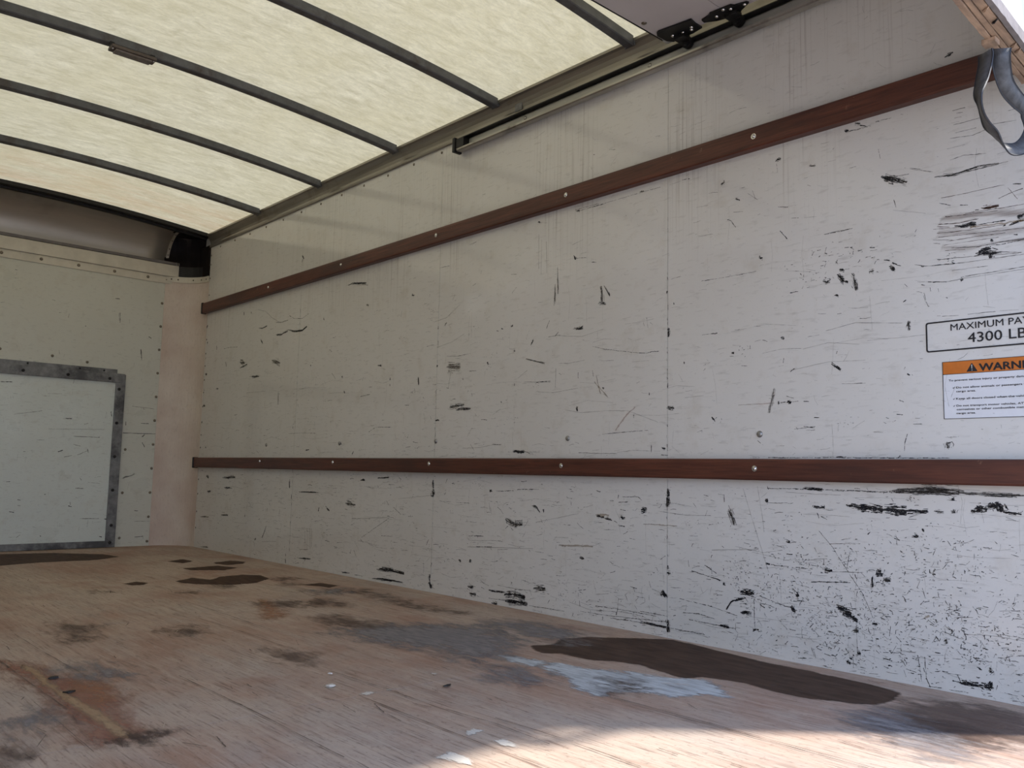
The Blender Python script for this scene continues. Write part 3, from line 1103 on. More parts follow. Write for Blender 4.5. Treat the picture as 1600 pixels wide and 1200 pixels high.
# ------------------------------------------------------------------ floor
H_TRIM = 1.905; YC = 5.358; YF = 5.563; YR = .39; XL = -2.40
bm = bmesh.new(); lay = bm.verts.layers.float.new('fade')
ys = [YR, 1.677, 2.895, 4.113, YF+.05]
for a, b in zip(ys, ys[1:]): box(bm, XL+.001, -.0015, a+.0012, b-.0012, -.03, 0)
box(bm, XL, 0.0, YR, YF+.05, -.09, -.031)
fm = lambda x, y, l: Vector((min(x, -.0025), y, l))
for i, (k, w, P) in enumerate(parse(FLOOR_STAINS_AND_SHADE)):
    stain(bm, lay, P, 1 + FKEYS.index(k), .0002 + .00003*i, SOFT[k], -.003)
for i in range(560):                 # short gouges and splinters, mostly along the grain
    x = random.uniform(-2.3, -.02); y = .45 + 4.9*random.random()**1.5; L_ = random.uniform(.008, .07); an = random.gauss(0, .25)
    k = random.choice('sssslss'); w = random.uniform(.0006, .0024)*(1.3 if k == 'l' else 1)
    ribbon(bm, lay, [(x, y), (x+L_*math.sin(an)*.5, y+L_*.5), (x+L_*math.sin(an), y+L_)], w, 1 + FKEYS.index(k), fm, .0023 + .00003*(i % 20), .6)
for i in range(26):                  # long grooves along the grain
    x = random.uniform(-2.0, -.1); y = random.uniform(.6, 3.2); L_ = random.uniform(.2, .8)
    ribbon(bm, lay, [(x, y), (x+random.uniform(-.01, .01), y+L_*.5), (x+random.uniform(-.01, .01), y+L_)], random.uniform(.001, .0022), 1 + FKEYS.index('s'), fm, .003, .8)
floor = obj('floor', bm, [M_FLOOR] + [FK[k] for k in FKEYS]); tag(floor, 'worn reddish plywood truck floor with dark stains and a painted shadow below the hatch', kind='structure')
bm = bmesh.new(); box(bm, XL-.04, .04, .30, YR-.002, -.16, -.004, .004); o = obj('rear_sill', bm, M_GALV); tag(o, 'steel sill edging the rear of the wooden floor', 'sill')

# ------------------------------------------------------------------ right wall (four-foot panels with fine seams, all its scuffs)
bm = bmesh.new(); lay = bm.verts.layers.float.new('fade')
seams = [YR, .469, 1.689, 2.909, 4.129, YC]
for a, b in zip(seams, seams[1:]): box(bm, 0, .012, a+.0008, b-.0008, -.03, 1.96)
box(bm, .0122, .05, YR, YF+.1, -.16, 2.06)
wm = lambda y, z, l: Vector((-l, y, z))
n_ = 0
def cut(P, t0, t1):
    """piece of polyline P between length fractions t0 and t1"""
    D = [0.]
    for a, b in zip(P, P[1:]): D.append(D[-1] + math.dist(a, b))
    L_ = D[-1]; out = []
    def at(t):
        d = t*L_
        for i in range(len(P)-1):
            if d <= D[i+1] or i == len(P)-2:
                u = (d-D[i])/max(1e-9, D[i+1]-D[i]); return (P[i][0]+(P[i+1][0]-P[i][0])*u, P[i][1]+(P[i+1][1]-P[i][1])*u)
    return [at(t0)] + [P[i] for i in range(1, len(P)-1) if t0*L_ < D[i] < t1*L_] + [at(t1)]
def wall_stroke(bm, lay, k, w, P):
    global n_
    mi = 1 + KEYS.index(k); L_ = sum(math.dist(a, b) for a, b in zip(P, P[1:]))
    def put(Q, ww):
        global n_
        if len(set(Q)) > 1: ribbon(bm, lay, Q, ww, mi, wm, .00025 + .00003*(n_ % 12), .5); n_ += 1
    if w > .0050 and k in 'kgbf':                 # broad smudge: a bundle of thin streaks and flecks
        n = int(6 + 2.2*w/.001 + L_*60); vert = abs(P[-1][1]-P[0][1]) > abs(P[-1][0]-P[0][0])*1.6
        put(P, w*.36)
        for _ in range(min(n, 46)):
            t0 = random.random()*.85; t1 = min(1., t0 + random.uniform(.10, .5)); off = random.gauss(0, .36)*w
            Q = cut(P, t0, t1); Q = [((a+off, b) if vert else (a, b+off)) for a, b in Q]
            put(Q, random.uniform(.0006, .0020) + w*.05)
    elif k == 'k' and L_ > .022:                   # long thin scuffs break up into dashes
        t = 0.
        while t < 1.:
            d = random.uniform(.006, .022)/L_; put([(a, b+random.gauss(0, .0004)) for a, b in cut(P, t, min(1., t+d))], w*random.uniform(.28, .66)); t += d + max(0, random.gauss(.001, .003))/L_
    else: put(P, w*.52)
for k, w, P in parse(WALL_MARKS):
    if len(set(P)) < 2: P = [P[0], (P[0][0]-.003, P[0][1])]
    wall_stroke(bm, lay, k, w, P)
BANDS = ((.494, .556), (1.48, 1.547))
def _unused(): pass
def rnd_mark(y, z, L_, w, an, k):
    global n_
    if z < .004 or z > 1.89 or y < .42 or y > YC-.01: return
    for z0, z1 in BANDS:
        if z0-.004 < z < z1+.004: return
    e = (y + L_*math.cos(an), z + L_*math.sin(an)); mid = ((y+e[0])/2+random.uniform(-.1, .1)*L_, (z+e[1])/2+random.uniform(-.08, .08)*L_)
    if e[1] < .003: return
    ribbon(bm, lay, [(y, z), mid, e], w, 1 + KEYS.index(k), wm, .00062 + .00002*(n_ % 12), .5); n_ += 1
def field(n, y0, y1, z0, z1, ks, lmin=.003, lmax=.03, wmin=.0005, wmax=.0018, hz=.75, pw=1.):
    for _ in range(n):
        y = random.uniform(y0, y1); z = z0 + (z1-z0)*random.random()**pw
        L_ = lmin + (lmax-lmin)*random.random()**2.5; an = random.gauss(0, .12) if random.random() < hz else random.uniform(-1.6, 1.6)
        rnd_mark(y, z, L_, random.uniform(wmin, wmax), an, random.choice(ks))
def cluster(n, y, z, sy, sz_, ks, **k):
    for _ in range(n):
        yy = random.gauss(y, sy); zz = random.gauss(z, sz_); field(1, yy, yy, zz, zz, ks, **k)
field(1500, .45, 5.3, 0, .49, 'kkgfgffb', .004, .05, .0004, .0014, .8, 1.25)
field(900, .45, 2.2, 0, .46, 'kkgfgk', .003, .025, .0005, .0017, .6, 1.5)
field(700, .45, 1.45, 0, .36, 'kkkggf', .003, .016, .0006, .0019, .45, 1.0)
field(1150, .6, 5.3, .56, 1.47, 'kgffgfffb', .004, .04, .0004, .0012, .75, 1.5)
field(280, .6, 5.3, 1.55, 1.89, 'fffgf', .004, .04, .0005, .0014, .5)
field(500, 2.2, 5.3, 0, .49, 'kkgfgf', .006, .045, .0008, .0022, .8, 1.0)
field(420, 2.4, 5.3, .56, 1.3, 'kgffgf', .006, .05, .0008, .002, .7, 1.3)
def flecks(n, y, z, sy, sz_, wmax=.0022):           # tiny chipped flecks, as broad as long
    for _ in range(n):
        L_ = random.uniform(.0012, .0055)*random.choice([1, 1, 1.6]); rnd_mark(random.gauss(y, sy), random.gauss(z, sz_), L_, random.uniform(.0007, wmax), random.choice([0, 0, .5, -.5, 1.2])+random.gauss(0, .4), random.choice('kkkg'))
for _ in range(150):
    cy = random.uniform(.62, 5.1); cz = random.choice([random.uniform(.03, .46), random.uniform(.03, .46), random.uniform(.58, 1.2)])
    flecks(random.randint(3, 10), cy, cz, .012+.01*random.random(), .007, .0018)
for _ in range(55):
    flecks(random.randint(6, 16), random.uniform(.66, 1.45), random.uniform(.02, .33), .016, .009, .002)
for cy, cz, n in ((1.2, .13, 60), (1.02, .16, 60), (.98, .1, 70), (.9, .15, 60), (.82, .2, 45), (1.15, .06, 40), (.78, .12, 50), (.9, .3, 45), (1.28, .2, 36), (1.1, .25, 30), (1.38, .18, 25), (1.0, .36, 25), (1.18, 1.07, 40), (1.12, 1.13, 25), (1.02, 1.1, 18)):
    cluster(n, cy, cz, .05, .026, 'kkkgg', lmin=.002, lmax=.014, wmin=.0007, wmax=.0022, hz=.3)
for _ in range(150):                 # long faint horizontal rubs
    y = random.uniform(.6, 5.2); z = random.choice([random.uniform(.02, .48), random.uniform(.57, 1.1)]); rnd_mark(y, z, random.uniform(.05, .22), random.uniform(.0006, .0016), random.gauss(0, .02), random.choice('ffgf'))
for _ in range(110):                 # vertical faint lines
    y = random.uniform(.6, 5.2); z = random.uniform(.02, 1.3); rnd_mark(y, z, random.uniform(.03, .12), random.uniform(.0005, .001), 1.57 + random.gauss(0, .05), 'f')
for s_ in seams[2:5]:                # grime gathered along the seams
    for _ in range(26): rnd_mark(s_ + random.gauss(0, .002), random.uniform(.02, 1.35), random.uniform(.004, .02), random.uniform(.0012, .003), 1.57, random.choice('kgkf'))
wall_right = obj('wall_right', bm, [M_WALL] + [MK[k] for k in KEYS]); tag(wall_right, 'scuffed white panelled side wall of the cargo box', kind='structure')
rivets('bolt', [(0, 1.357+.7727*i, .628) for i in range(5)], (-1, 0, 0), .0100, .0065, M_BOLT, wall_right, label='round painted bolt head')
rivets('nail', [(0, YC-.012, z) for z in (.12, .22, .33, .42, .62, .70, .78, .88, .97, 1.05, 1.14, 1.22, 1.31, 1.40, 1.60, 1.71, 1.80, 1.86)], (-1, 0, 0), .0055, .002, M_DOT, wall_right)

# ------------------------------------------------------------------ left wall, rear header, outside
bm = bmesh.new(); box(bm, XL-.05, XL, YR, YF+.1, -.16, 2.06); o = obj('wall_left', bm, M_WALL); tag(o, 'plain white side wall opposite the scuffed one', kind='structure')
bm = bmesh.new(); box(bm, XL-.05, .05, .50, .53, 1.97, 2.10); o = obj('wall_rear', bm, M_OUT); tag(o, 'white header over the rear opening', kind='structure')
bm = bmesh.new(); box(bm, -40, 40, -50, 30, -1.2, -.95); o = obj('yard_ground', bm, M_GROUND); tag(o, 'pale concrete yard outside the rear opening', 'ground', kind='structure')

# ------------------------------------------------------------------ front wall
bm = bmesh.new(); lay = bm.verts.layers.float.new('fade')
box(bm, XL, -.19, YF, YF+.03, -.03, 1.70); box(bm, XL-.05, .05, YF+.12, YF+.16, -.16, 2.06)
wf = lambda x, z, l: Vector((x, YF - l, z))
hatch_marks = []
for i, (k, w, P) in enumerate(parse(FRONT_MARKS)):
    xm = sum(p[0] for p in P)/len(P); zm = sum(p[1] for p in P)/len(P)
    if len(set(P)) < 2: P = [P[0], (P[0][0]-.004, P[0][1])]
    if xm < -.47 and zm < 1.0: hatch_marks.append((k, w, P)); continue
    ribbon(bm, lay, P, w*.55, 1 + KEYS.index(k), wf, .0003 + .00004*(i % 8), .4)
for i in range(190):
    x = random.uniform(-1.3, -.2); z = random.uniform(.02, 1.66); L_ = random.uniform(.004, .03); an = random.choice([0, 0, 1.57])+random.gauss(0, .2)
    ribbon(bm, lay, [(x, z), (x+L_*.5*math.cos(an), z+L_*.5*math.sin(an)), (x+L_*math.cos(an), z+L_*math.sin(an))], random.uniform(.0006, .0018), 1 + KEYS.index(random.choice('gffkf')), wf, .0006, .5)
wall_front = obj('wall_front', bm, [M_BULK] + [MK[k] for k in KEYS]); tag(wall_front, 'grey white bulkhead wall at the cab end', kind='structure')
rivets('rivet', [(-.2165, YF, 1.543 - .1515*i) for i in range(11)] + [(-.384, YF, z) for z in (.596, .329, .053)] + [(-.64, YF, 1.117), (-.834, YF, 1.1345), (-1.108, YF, 1.146)], (0, -1, 0), .0085, .005, M_RIVET, wall_front)

# curved corner panel with its riveted cap strip
def arc(n=14, r=.205, cx=-.205, cy=None, a0=90, a1=0):
    cy = YC if cy is None else cy
    return [(cx + r*math.cos(math.radians(a0+(a1-a0)*i/n)), cy + r*math.sin(math.radians(a0+(a1-a0)*i/n))) for i in range(n+1)]
def wallarc(bm, pts, z0, z1, th=.012):
    rings = []
    for i, (x, y) in enumerate(pts):
        c_ = Vector((-.205, YC)); d = (Vector((x, y))-c_).normalized(); q = Vector((x, y)) + d*th
        rings.append([bm.verts.new(v) for v in ((x, y, z0), (q.x, q.y, z0), (q.x, q.y, z1), (x, y, z1))])
    for a, b in zip(rings, rings[1:]):
        for i in range(4): bm.faces.new((a[i], a[(i+1) % 4], b[(i+1) % 4], b[i]))
    bm.faces.new(rings[0]); bm.faces.new(rings[-1])
bm = bmesh.new(); wallarc(bm, arc(r=.203), 0.0, 1.70); corner = obj('corner_post', bm, M_CORNER, smooth=False); tag(corner, 'pinkish white curved corner panel between bulkhead and scuffed side wall', 'panel')
bm = bmesh.new(); wallarc(bm, [(x, y) for x, y in arc(r=.197)], 1.690, 1.728, .005); cap = obj('cap_strip', bm, M_FASCIA, corner)
tag(cap, 'cream riveted strip capping the corner panel')
for a in (80, 68, 40, 22, 8):
    bm = bmesh.new(); d = Vector((math.cos(math.radians(a)), math.sin(math.radians(a)), 0)); dome(bm, Vector((-.205, YC, 1.709)) + d*.197, -d, .005, .003); obj('rivet', bm, M_DOT, cap, True)
# dark casting that fills the corner above the cap strip
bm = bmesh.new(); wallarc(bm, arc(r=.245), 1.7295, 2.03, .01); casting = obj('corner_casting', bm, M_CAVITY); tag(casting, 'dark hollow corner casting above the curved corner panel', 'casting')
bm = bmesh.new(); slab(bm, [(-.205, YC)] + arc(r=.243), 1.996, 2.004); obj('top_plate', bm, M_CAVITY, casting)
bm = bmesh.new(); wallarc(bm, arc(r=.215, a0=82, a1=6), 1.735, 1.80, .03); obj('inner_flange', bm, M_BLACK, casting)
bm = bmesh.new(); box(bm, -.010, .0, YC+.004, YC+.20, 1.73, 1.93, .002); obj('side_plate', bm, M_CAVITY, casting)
bm = bmesh.new()
for a, b in (((-.158, 5.52, 1.815), (-.157, 5.50, 1.79)), ((-.157, 5.50, 1.79), (-.150, 5.50, 1.79)), ((-.150, 5.50, 1.79), (-.150, 5.52, 1.815))): cyl(bm, a, Vector(b)-Vector(a), .0018, (Vector(b)-Vector(a)).length, 8)
o = obj('wire_clip', bm, M_SHINY); tag(o, 'tiny bent wire clip in the dark hollow corner', 'clip')

# fascia strip and nose sheet above the bulkhead
fas = empty('header_fascia', (-1.2, YF, 1.675), label='long cream metal fascia riveted across the top of the bulkhead', cat='trim')
def par(name, bm, mat, p, label=None, smooth=False):
    o = obj(name, bm, mat, p, smooth); o.matrix_parent_inverse = Matrix.Translation(-p.location)
    if label: o['label'] = label
    return o
bm = bmesh.new(); box(bm, XL+.01, -.13, YF-.006, YF-.0005, 1.675, 1.722, .001); rs = par('rivet_strip', bm, M_FASCIA, fas)
bm = bmesh.new(); box(bm, XL+.01, -.128, YF-.018, YF+.012, 1.7235, 1.800, .003); par('face_board', bm, M_FASCIA, fas)
bm = bmesh.new(); box(bm, XL+.01, -.128, YF-.024, YF+.035, 1.8005, 1.818, .002); par('lip', bm, M_LIP, fas, 'dark grey lip')
bm0 = bmesh.new(); dome(bm0, (0, 0, 0), (0, -1, 0), .0095, .005); me = bpy.data.meshes.new('rivet'); bm0.to_mesh(me); bm0.free(); me.materials.append(M_RIVET)
for x in (-1.142-.6225, -1.142-.415, -1.142-.2075, -1.142, -.9345, -.729, -.5214, -.3174, -.20, -.16):
    q = bpy.data.objects.new('rivet', me); COL.objects.link(q); q.parent = fas; q.location = Vector((x, YF-.006, 1.700)) - fas.location
    if x > -.25: q.scale = (.6, .6, .6)
bm = bmesh.new(); R_ = .185; pr = []
for i in range(15):
    a = math.radians(90*i/14); pr.append((YF+.045-R_+R_*math.cos(a), 1.812+R_*math.sin(a)))
def nz(x, z): return 1.812 + (z-1.812)*(arch(x)+.004-1.812)/R_
prn = pr + [(y+.003, z+.003) for y, z in reversed(pr)]
xn = [XL+.05 + (-.19-XL-.05)*i/16 for i in range(17)]
sweep(bm, prn, [(lambda x: (lambda u, v: Vector((x, u, nz(x, v)))))(x) for x in xn]); nose = obj('nose_sheet', bm, M_SHEET); tag(nose, 'curved dull metal sheet between the cream fascia and the roof', 'panel')
for p_ in nose.data.polygons: p_.use_smooth = abs(p_.normal.x) < .5
bm = bmesh.new(); prof_x(bm, [(y-.001, z-.001) for y, z in pr] + [(y+.006, z+.006) for y, z in reversed(pr)], -.196, -.178); fl = obj('end_flange', bm, M_SHEET, nose)
for i in (1, 3, 5, 8, 11):
    bm = bmesh.new(); y, z = pr[i]; c_ = Vector((0, YF+.045-R_ - y, 1.812 - z)).normalized(); dome(bm, Vector((-.186, y, z)) + c_*.001, c_, .0045, .003); obj('rivet', bm, M_DOT, nose, True)
# front roof beam
bm = bmesh.new(); pr = [(5.352, 2.0), (5.352, 1.985), (5.372, 1.976), (5.40, 1.974), (5.428, 1.985), (5.432, 2.01)]
xs = [-2.36 + 2.345*i/16 for i in range(17)]
sweep(bm, [(5.350, .018), (5.350, -.004), (5.362, -.010), (5.366, -.002), (5.395, -.004), (5.400, -.014), (5.425, -.014), (5.43, .018)], [(lambda x: (lambda u, v: Vector((x, u, arch(x)+v))))(x) for x in xs])
o = obj('front_roof_beam', bm, M_BLACK); tag(o, 'dark channel beam across the roof above the nose sheet', 'beam')

# ------------------------------------------------------------------ hatch in the bulkhead
ht = empty('bulkhead_hatch', (-1.2, YF, 0), label='large white hatch with a grey galvanised frame low in the bulkhead', cat='door')
bm = bmesh.new(); lay = bm.verts.layers.float.new('fade'); box(bm, -1.94, -.462, YF-.014, YF-.001, .036, 1.012)
wh = lambda x, z, l: Vector((x, YF-.014-l, z))
for i, (k, w, P) in enumerate(hatch_marks): ribbon(bm, lay, P, w*.5, 1 + KEYS.index(k), wh, .0003 + .00004*(i % 8), .4)
for i in range(130):
    x = random.uniform(-1.3, -.5); z = random.uniform(.05, .98); L_ = random.uniform(.004, .04); an = random.choice([0, 0, 1.57])+random.gauss(0, .15)
    ribbon(bm, lay, [(x, z), (x+L_*.5*math.cos(an), z+L_*.5*math.sin(an)), (x+L_*math.cos(an), z+L_*math.sin(an))], random.uniform(.0006, .0016), 1 + KEYS.index(random.choice('gfffk')), wh, .0006, .5)
par('hatch_panel', bm, [M_HATCH] + [MK[k] for k in KEYS], ht)
bm = bmesh.new(); box(bm, -1.985, -.464, YF-.010, YF-.0008, 1.058, 1.088, .002); par('top_flashing', bm, M_GALV, ht)
def jit(bm, amt):
    for v in bm.verts: v.co += Vector((random.uniform(-amt, amt), 0, random.uniform(-amt, amt)))
bm = bmesh.new(); box(bm, -1.985, -.4215, YF-.026, YF-.003, 1.005, 1.062, .003); par('frame_rail', bm, M_GALV, ht)
bm = bmesh.new(); box(bm, -.472, -.4155, YF-.024, YF-.002, .001, 1.058, .003); par('frame_stile', bm, M_GALV, ht)
bm = bmesh.new(); box(bm, -1.985, -1.93, YF-.024, YF-.002, .001, 1.058, .003); par('frame_stile', bm, M_GALV, ht)
bm = bmesh.new(); box(bm, -1.93, -.4725, YF-.028, YF-.002, .0012, .040, .003); par('frame_sill', bm, M_GALV, ht)
bm0 = bmesh.new(); dome(bm0, (0, 0, 0), (0, -1, 0), .010, .008, 10, 3); me = bpy.data.meshes.new('bolt'); bm0.to_mesh(me); bm0.free(); me.materials.append(M_BLACK)
for x, z in ((-.987, 1.031), (-.748, 1.029), (-.511, 1.027), (-.452, .965), (-.453, .756), (-.452, .55), (-.450, .346), (-.444, .133), (-.446, .03)):
    q = bpy.data.objects.new('bolt', me); COL.objects.link(q); q.parent = ht; q.location = Vector((x, YF-.025, z)) - ht.location
for x, z in ((-.963, 1.0766), (-.68, 1.075), (-.5425, 1.074)):
    q = bpy.data.objects.new('bolt', me); COL.objects.link(q); q.parent = ht; q.location = Vector((x, YF-.0095, z)) - ht.location; q.scale = (.6, .6, .6)

# ------------------------------------------------------------------ roof skin, bows, side cove
bm = bmesh.new(); nx, ny = 24, 40; g = []
for j in range(ny+1):
    y = .532 + (5.46-.532)*j/ny; g.append([bm.verts.new((x, y, arch(x)+.0185)) for x in [-2.39 + 2.372*i/nx for i in range(nx+1)]])
for j in range(ny):
    for i in range(nx): bm.faces.new((g[j][i], g[j][i+1], g[j+1][i+1], g[j+1][i]))
roof = obj('ceiling', bm, M_ROOF, smooth=True); tag(roof, 'cream translucent fibreglass roof skin lit by the sky', kind='structure')
bow_labels = ['dark steel roof bow next to the roll-up door', 'dark steel roof bow meeting the side cove beside the inner end of the door track',
  'dark steel roof bow that carries the small cargo light', 'dark steel roof bow third from the bulkhead', 'dark steel roof bow second from the bulkhead', 'dark steel roof bow']
bow_y = [1.828, 2.530, 3.238, 3.929, 4.626]
bow_labels = ['dark roof bow nearest the roll-up door panel', 'dark roof bow meeting the side cove just above the inner end of the door track', 'dark roof bow carrying the small cargo light',
              'dark roof bow between the cargo light bow and the one nearest the bulkhead', 'dark roof bow nearest the bulkhead']
bow0 = None
for i, y in enumerate(bow_y):
    if bow0 is None:
        bm = bmesh.new(); xs = [-2.365 + 2.329*k/24 for k in range(25)]
        sweep(bm, [(-.018, .018), (-.018, -.012), (-.015, -.0155), (.015, -.0155), (.018, -.012), (.018, .018)], [(lambda x: (lambda u, v: Vector((x, u, arch(x)+v))))(x) for x in xs])
        bow0 = o = obj('roof_bow', bm, M_BOW)
        bm = bmesh.new(); box(bm, -.036, -.0305, -.022, .022, 1.969, 1.995, .001); foot = obj('end_bracket', bm, M_BOW, o)
    else:
        o = bow0.copy(); COL.objects.link(o); f_ = foot.copy(); COL.objects.link(f_); f_.parent = o
    o.location = (0, y, 0); tag(o, bow_labels[i], 'roof bow', 'dark steel bows across the translucent roof')
# side cove along the top of the right wall
cove = empty('side_cove', (0, 3, 1.9), label='dull aluminium cove along the top of the scuffed side wall', cat='trim')
bm = bmesh.new(); prof_y(bm, [(-.0005, 1.914), (-.009, 1.914), (-.011, 1.917), (-.012, 1.926), (-.007, 1.930), (-.006, 1.938), (-.009, 1.952), (-.016, 1.967), (-.027, 1.980), (-.036, 1.985), (-.036, 1.995), (-.030, 1.997), (-.0005, 1.999)], YR+.02, YC+.0); par('cove_extrusion', bm, M_TRIM, cove)
bm = bmesh.new(); box(bm, -.0125, -.004, 2.395, 2.435, 1.928, 1.962, .001); par('splice_plate', bm, M_GALV, cove, 'small grey square splice plate')
bm0 = bmesh.new(); dome(bm0, (0, 0, 0), (-1, 0, 0), .0065, .004, 12, 3); me = bpy.data.meshes.new('rivet'); bm0.to_mesh(me); bm0.free(); me.materials.append(M_RIVET)
for i in range(12):
    q = bpy.data.objects.new('rivet', me); COL.objects.link(q); q.parent = cove; q.location = Vector((-.0002, 2.921 + .2082*i, 1.8965)) - cove.location

# ------------------------------------------------------------------ wooden rails
def rail(name_label, z0, z1, y0, y1, ys_, zb, dz_s):
    r_ = empty('wooden_rail', (0, (y0+y1)/2, z0), label=name_label, cat='rail', group='wooden rails along the scuffed side wall')
    bm = bmesh.new(); n = 40; rings = []
    pf = [(-.0005, z0), (-.026, z0), (-.0295, z0+.004), (-.0300, z0+.012), (-.0300, z1-.010), (-.0290, z1-.003), (-.025, z1), (-.0005, z1)]
    fr = []
    for i in range(n+1):
        y = y0 + (y1-y0)*i/n; a = noise.noise(Vector((y*1.3, z0, 0)))*.0014
        fr.append((lambda y, a: (lambda u, v: Vector((min(u + (a if u < -.001 else 0), -.0005), y, v + a*.6))))(y, a))
    sweep(bm, pf, fr); b = par('board', bm, M_RAIL, r_)
    bm = bmesh.new(); box(bm, -.0335, -.0003, y1-.003, y1+.014, z0-.003, z1+.003, .003); par('end_cap', bm, M_BLACK, r_, 'dark end cap')
    bm0 = bmesh.new(); cyl(bm0, (0, 0, 0), (-1, 0, 0), .0085, .0012, 14); dome(bm0, (-.0012, 0, 0), (-1, 0, 0), .0065, .0038, 12, 3); bmesh.ops.recalc_face_normals(bm0, faces=bm0.faces)
    me = bpy.data.meshes.new('screw'); bm0.to_mesh(me); bm0.free(); me.materials.append(M_SHINY)
    for y, z in ys_:
        q = bpy.data.objects.new('screw', me); COL.objects.link(q); q.parent = r_; q.location = Vector((-.0305, y, z)) - r_.location; q['label'] = 'bright round screw head'
rail('dark reddish brown wooden rail running high along the side wall', 1.481, 1.547, YR+.03, 5.372, [(.58, 1.516)] + [(1.35+.7775*i, 1.515) for i in range(5)], 0, 0)
rail('dark reddish brown wooden rail running low along the side wall', .4945, .556, YR+.03, 5.368, [(.58, .528)] + [(1.356+.7747*i, .528+.0022*i) for i in range(5)], 0, 0)

# ------------------------------------------------------------------ door track
tk = empty('door_track', (-.03, 1.8, 1.87), label='long galvanised door track fixed under the side cove', cat='track')
def tprof(z): return [(-.010, z+.050), (-.010, z+.004), (-.014, z-.001), (-.038, z-.003), (-.043, z), (-.044, z+.007), (-.0418, z+.007), (-.0405, z+.002), (-.037, z), (-.016, z+.002), (-.013, z+.006), (-.013, z+.047)]
bm = bmesh.new(); prof_y(bm, tprof(1.853), .98, 2.765, caps=False); par('channel', bm, M_TRACK, tk)
bm = bmesh.new(); bx2 = bm; box(bm, -.051, -.009, 2.768, 2.785, 1.846, 1.909, .003); par('end_stop', bm, M_BLACK, tk, 'black end stop')
bm = bmesh.new(); box(bm, -.046, -.0135, 2.715, 2.766, 1.860, 1.901, .002); par('stop_block', bm, M_BLACK, tk)
bm0 = bmesh.new(); dome(bm0, (0, 0, 0), (-1, 0, 0), .008, .006, 12, 3); me = bpy.data.meshes.new('bolt'); bm0.to_mesh(me); bm0.free(); me.materials.append(M_TRACK)
for y in (2.37, 1.755, 1.15):
    q = bpy.data.objects.new('bolt', me); COL.objects.link(q); q.parent = tk; q.location = Vector((-.0152, y, 1.884)) - tk.location
bm = bmesh.new(); box(bm, -.036, -.0095, .98, 2.766, 1.9035, 1.9065); par('upper_flange', bm, M_BLACK, tk, 'upper flange coloured black for the shade above the track')  # shade in the top of the channel put into the flange colour
bm = bmesh.new(); box(bm, -.0150, -.0132, .98, 2.714, 1.8615, 1.8965); par('web_face', bm, M_WEB, tk, 'inner web of the track, coloured paler to look lit')  # extra face, brighter than the channel metal so the web looks lit
bm = bmesh.new()                       # upright part of the track behind the camera's right edge
box(bm, -.05, -.012, .50, .504, .02, 1.40); box(bm, -.05, -.012, .552, .556, .02, 1.40); box(bm, -.0125, -.0095, .50, .556, .02, 1.40)
for k in range(8):
    a0 = math.radians(90*k/8); a1 = math.radians(90*(k+1)/8); cy, cz, R1 = .985, 1.43, .455
    p0 = (cy - R1*math.cos(a0), cz + R1*math.sin(a0)); p1 = (cy - R1*math.cos(a1), cz + R1*math.sin(a1))
    vs = [bm.verts.new(v) for v in ((-.012, p0[0], p0[1]), (-.05, p0[0], p0[1]), (-.05, p1[0], p1[1]), (-.012, p1[0], p1[1]))]
    vo = [bm.verts.new(v.co + Vector((0, .003, -.003))) for v in vs]
    bm.faces.new(vs); bm.faces.new(vo)
    for i in range(4): bm.faces.new((vs[i], vs[(i+1) % 4], vo[(i+1) % 4], vo[i]))
par('upright_channel', bm, M_TRACK, tk)

# ------------------------------------------------------------------ roll-up door
dr_ = empty('roll_up_door', (-1.2, 1.2, 1.9), label='raised roll-up door with grey white panels under the roof', cat='door')
XD0, XD1 = -2.33, -.066; ZD = 1.913
bm = bmesh.new(); box(bm, XD0, XD1, 1.4135, 1.652, ZD, ZD+.020, .001); par('door_section', bm, M_DOOR, dr_)
bm = bmesh.new(); box(bm, XD0, XD1, .99, 1.4115, ZD, ZD+.020, .001); par('door_section', bm, M_DOOR, dr_)
bm = bmesh.new(); box(bm, XD0, XD1+.006, 1.652, 1.6565, ZD-.001, ZD+.012); par('leading_seal', bm, M_BLACK, dr_, 'thin black seal on the leading edge')
bm = bmesh.new(); box(bm, XD1-.014, XD1+.012, 1.632, 1.652, ZD-.006, ZD-.0005, .001); par('edge_tab', bm, M_WASH, dr_, 'small bright metal tab')
def tilted(y0, z0, y1, z1, th, mat, name, sk=0.):
    bm = bmesh.new(); d = Vector((y1-y0, z1-z0)).normalized(); n = Vector((-d.y, d.x))*th
    if n.x > 0: n = -n
    vs = []
    for x in (XD0, XD1+.012):
        s_ = sk*(x+.30)
        for q in ((y0+s_, z0), (y1, z1), (y1+n.x, z1+n.y), (y0+n.x+s_, z0+n.y)): vs.append(bm.verts.new((x, q[0], q[1])))
    for q in ((0, 1, 2, 3), (4, 5, 6, 7), (0, 1, 5, 4), (1, 2, 6, 5), (2, 3, 7, 6), (3, 0, 4, 7)): bm.faces.new([vs[i] for i in q])
    return par(name, bm, mat, dr_)
tilted(.625, 1.80, .985, 1.925, .02, M_DOOROUT, 'door_section')
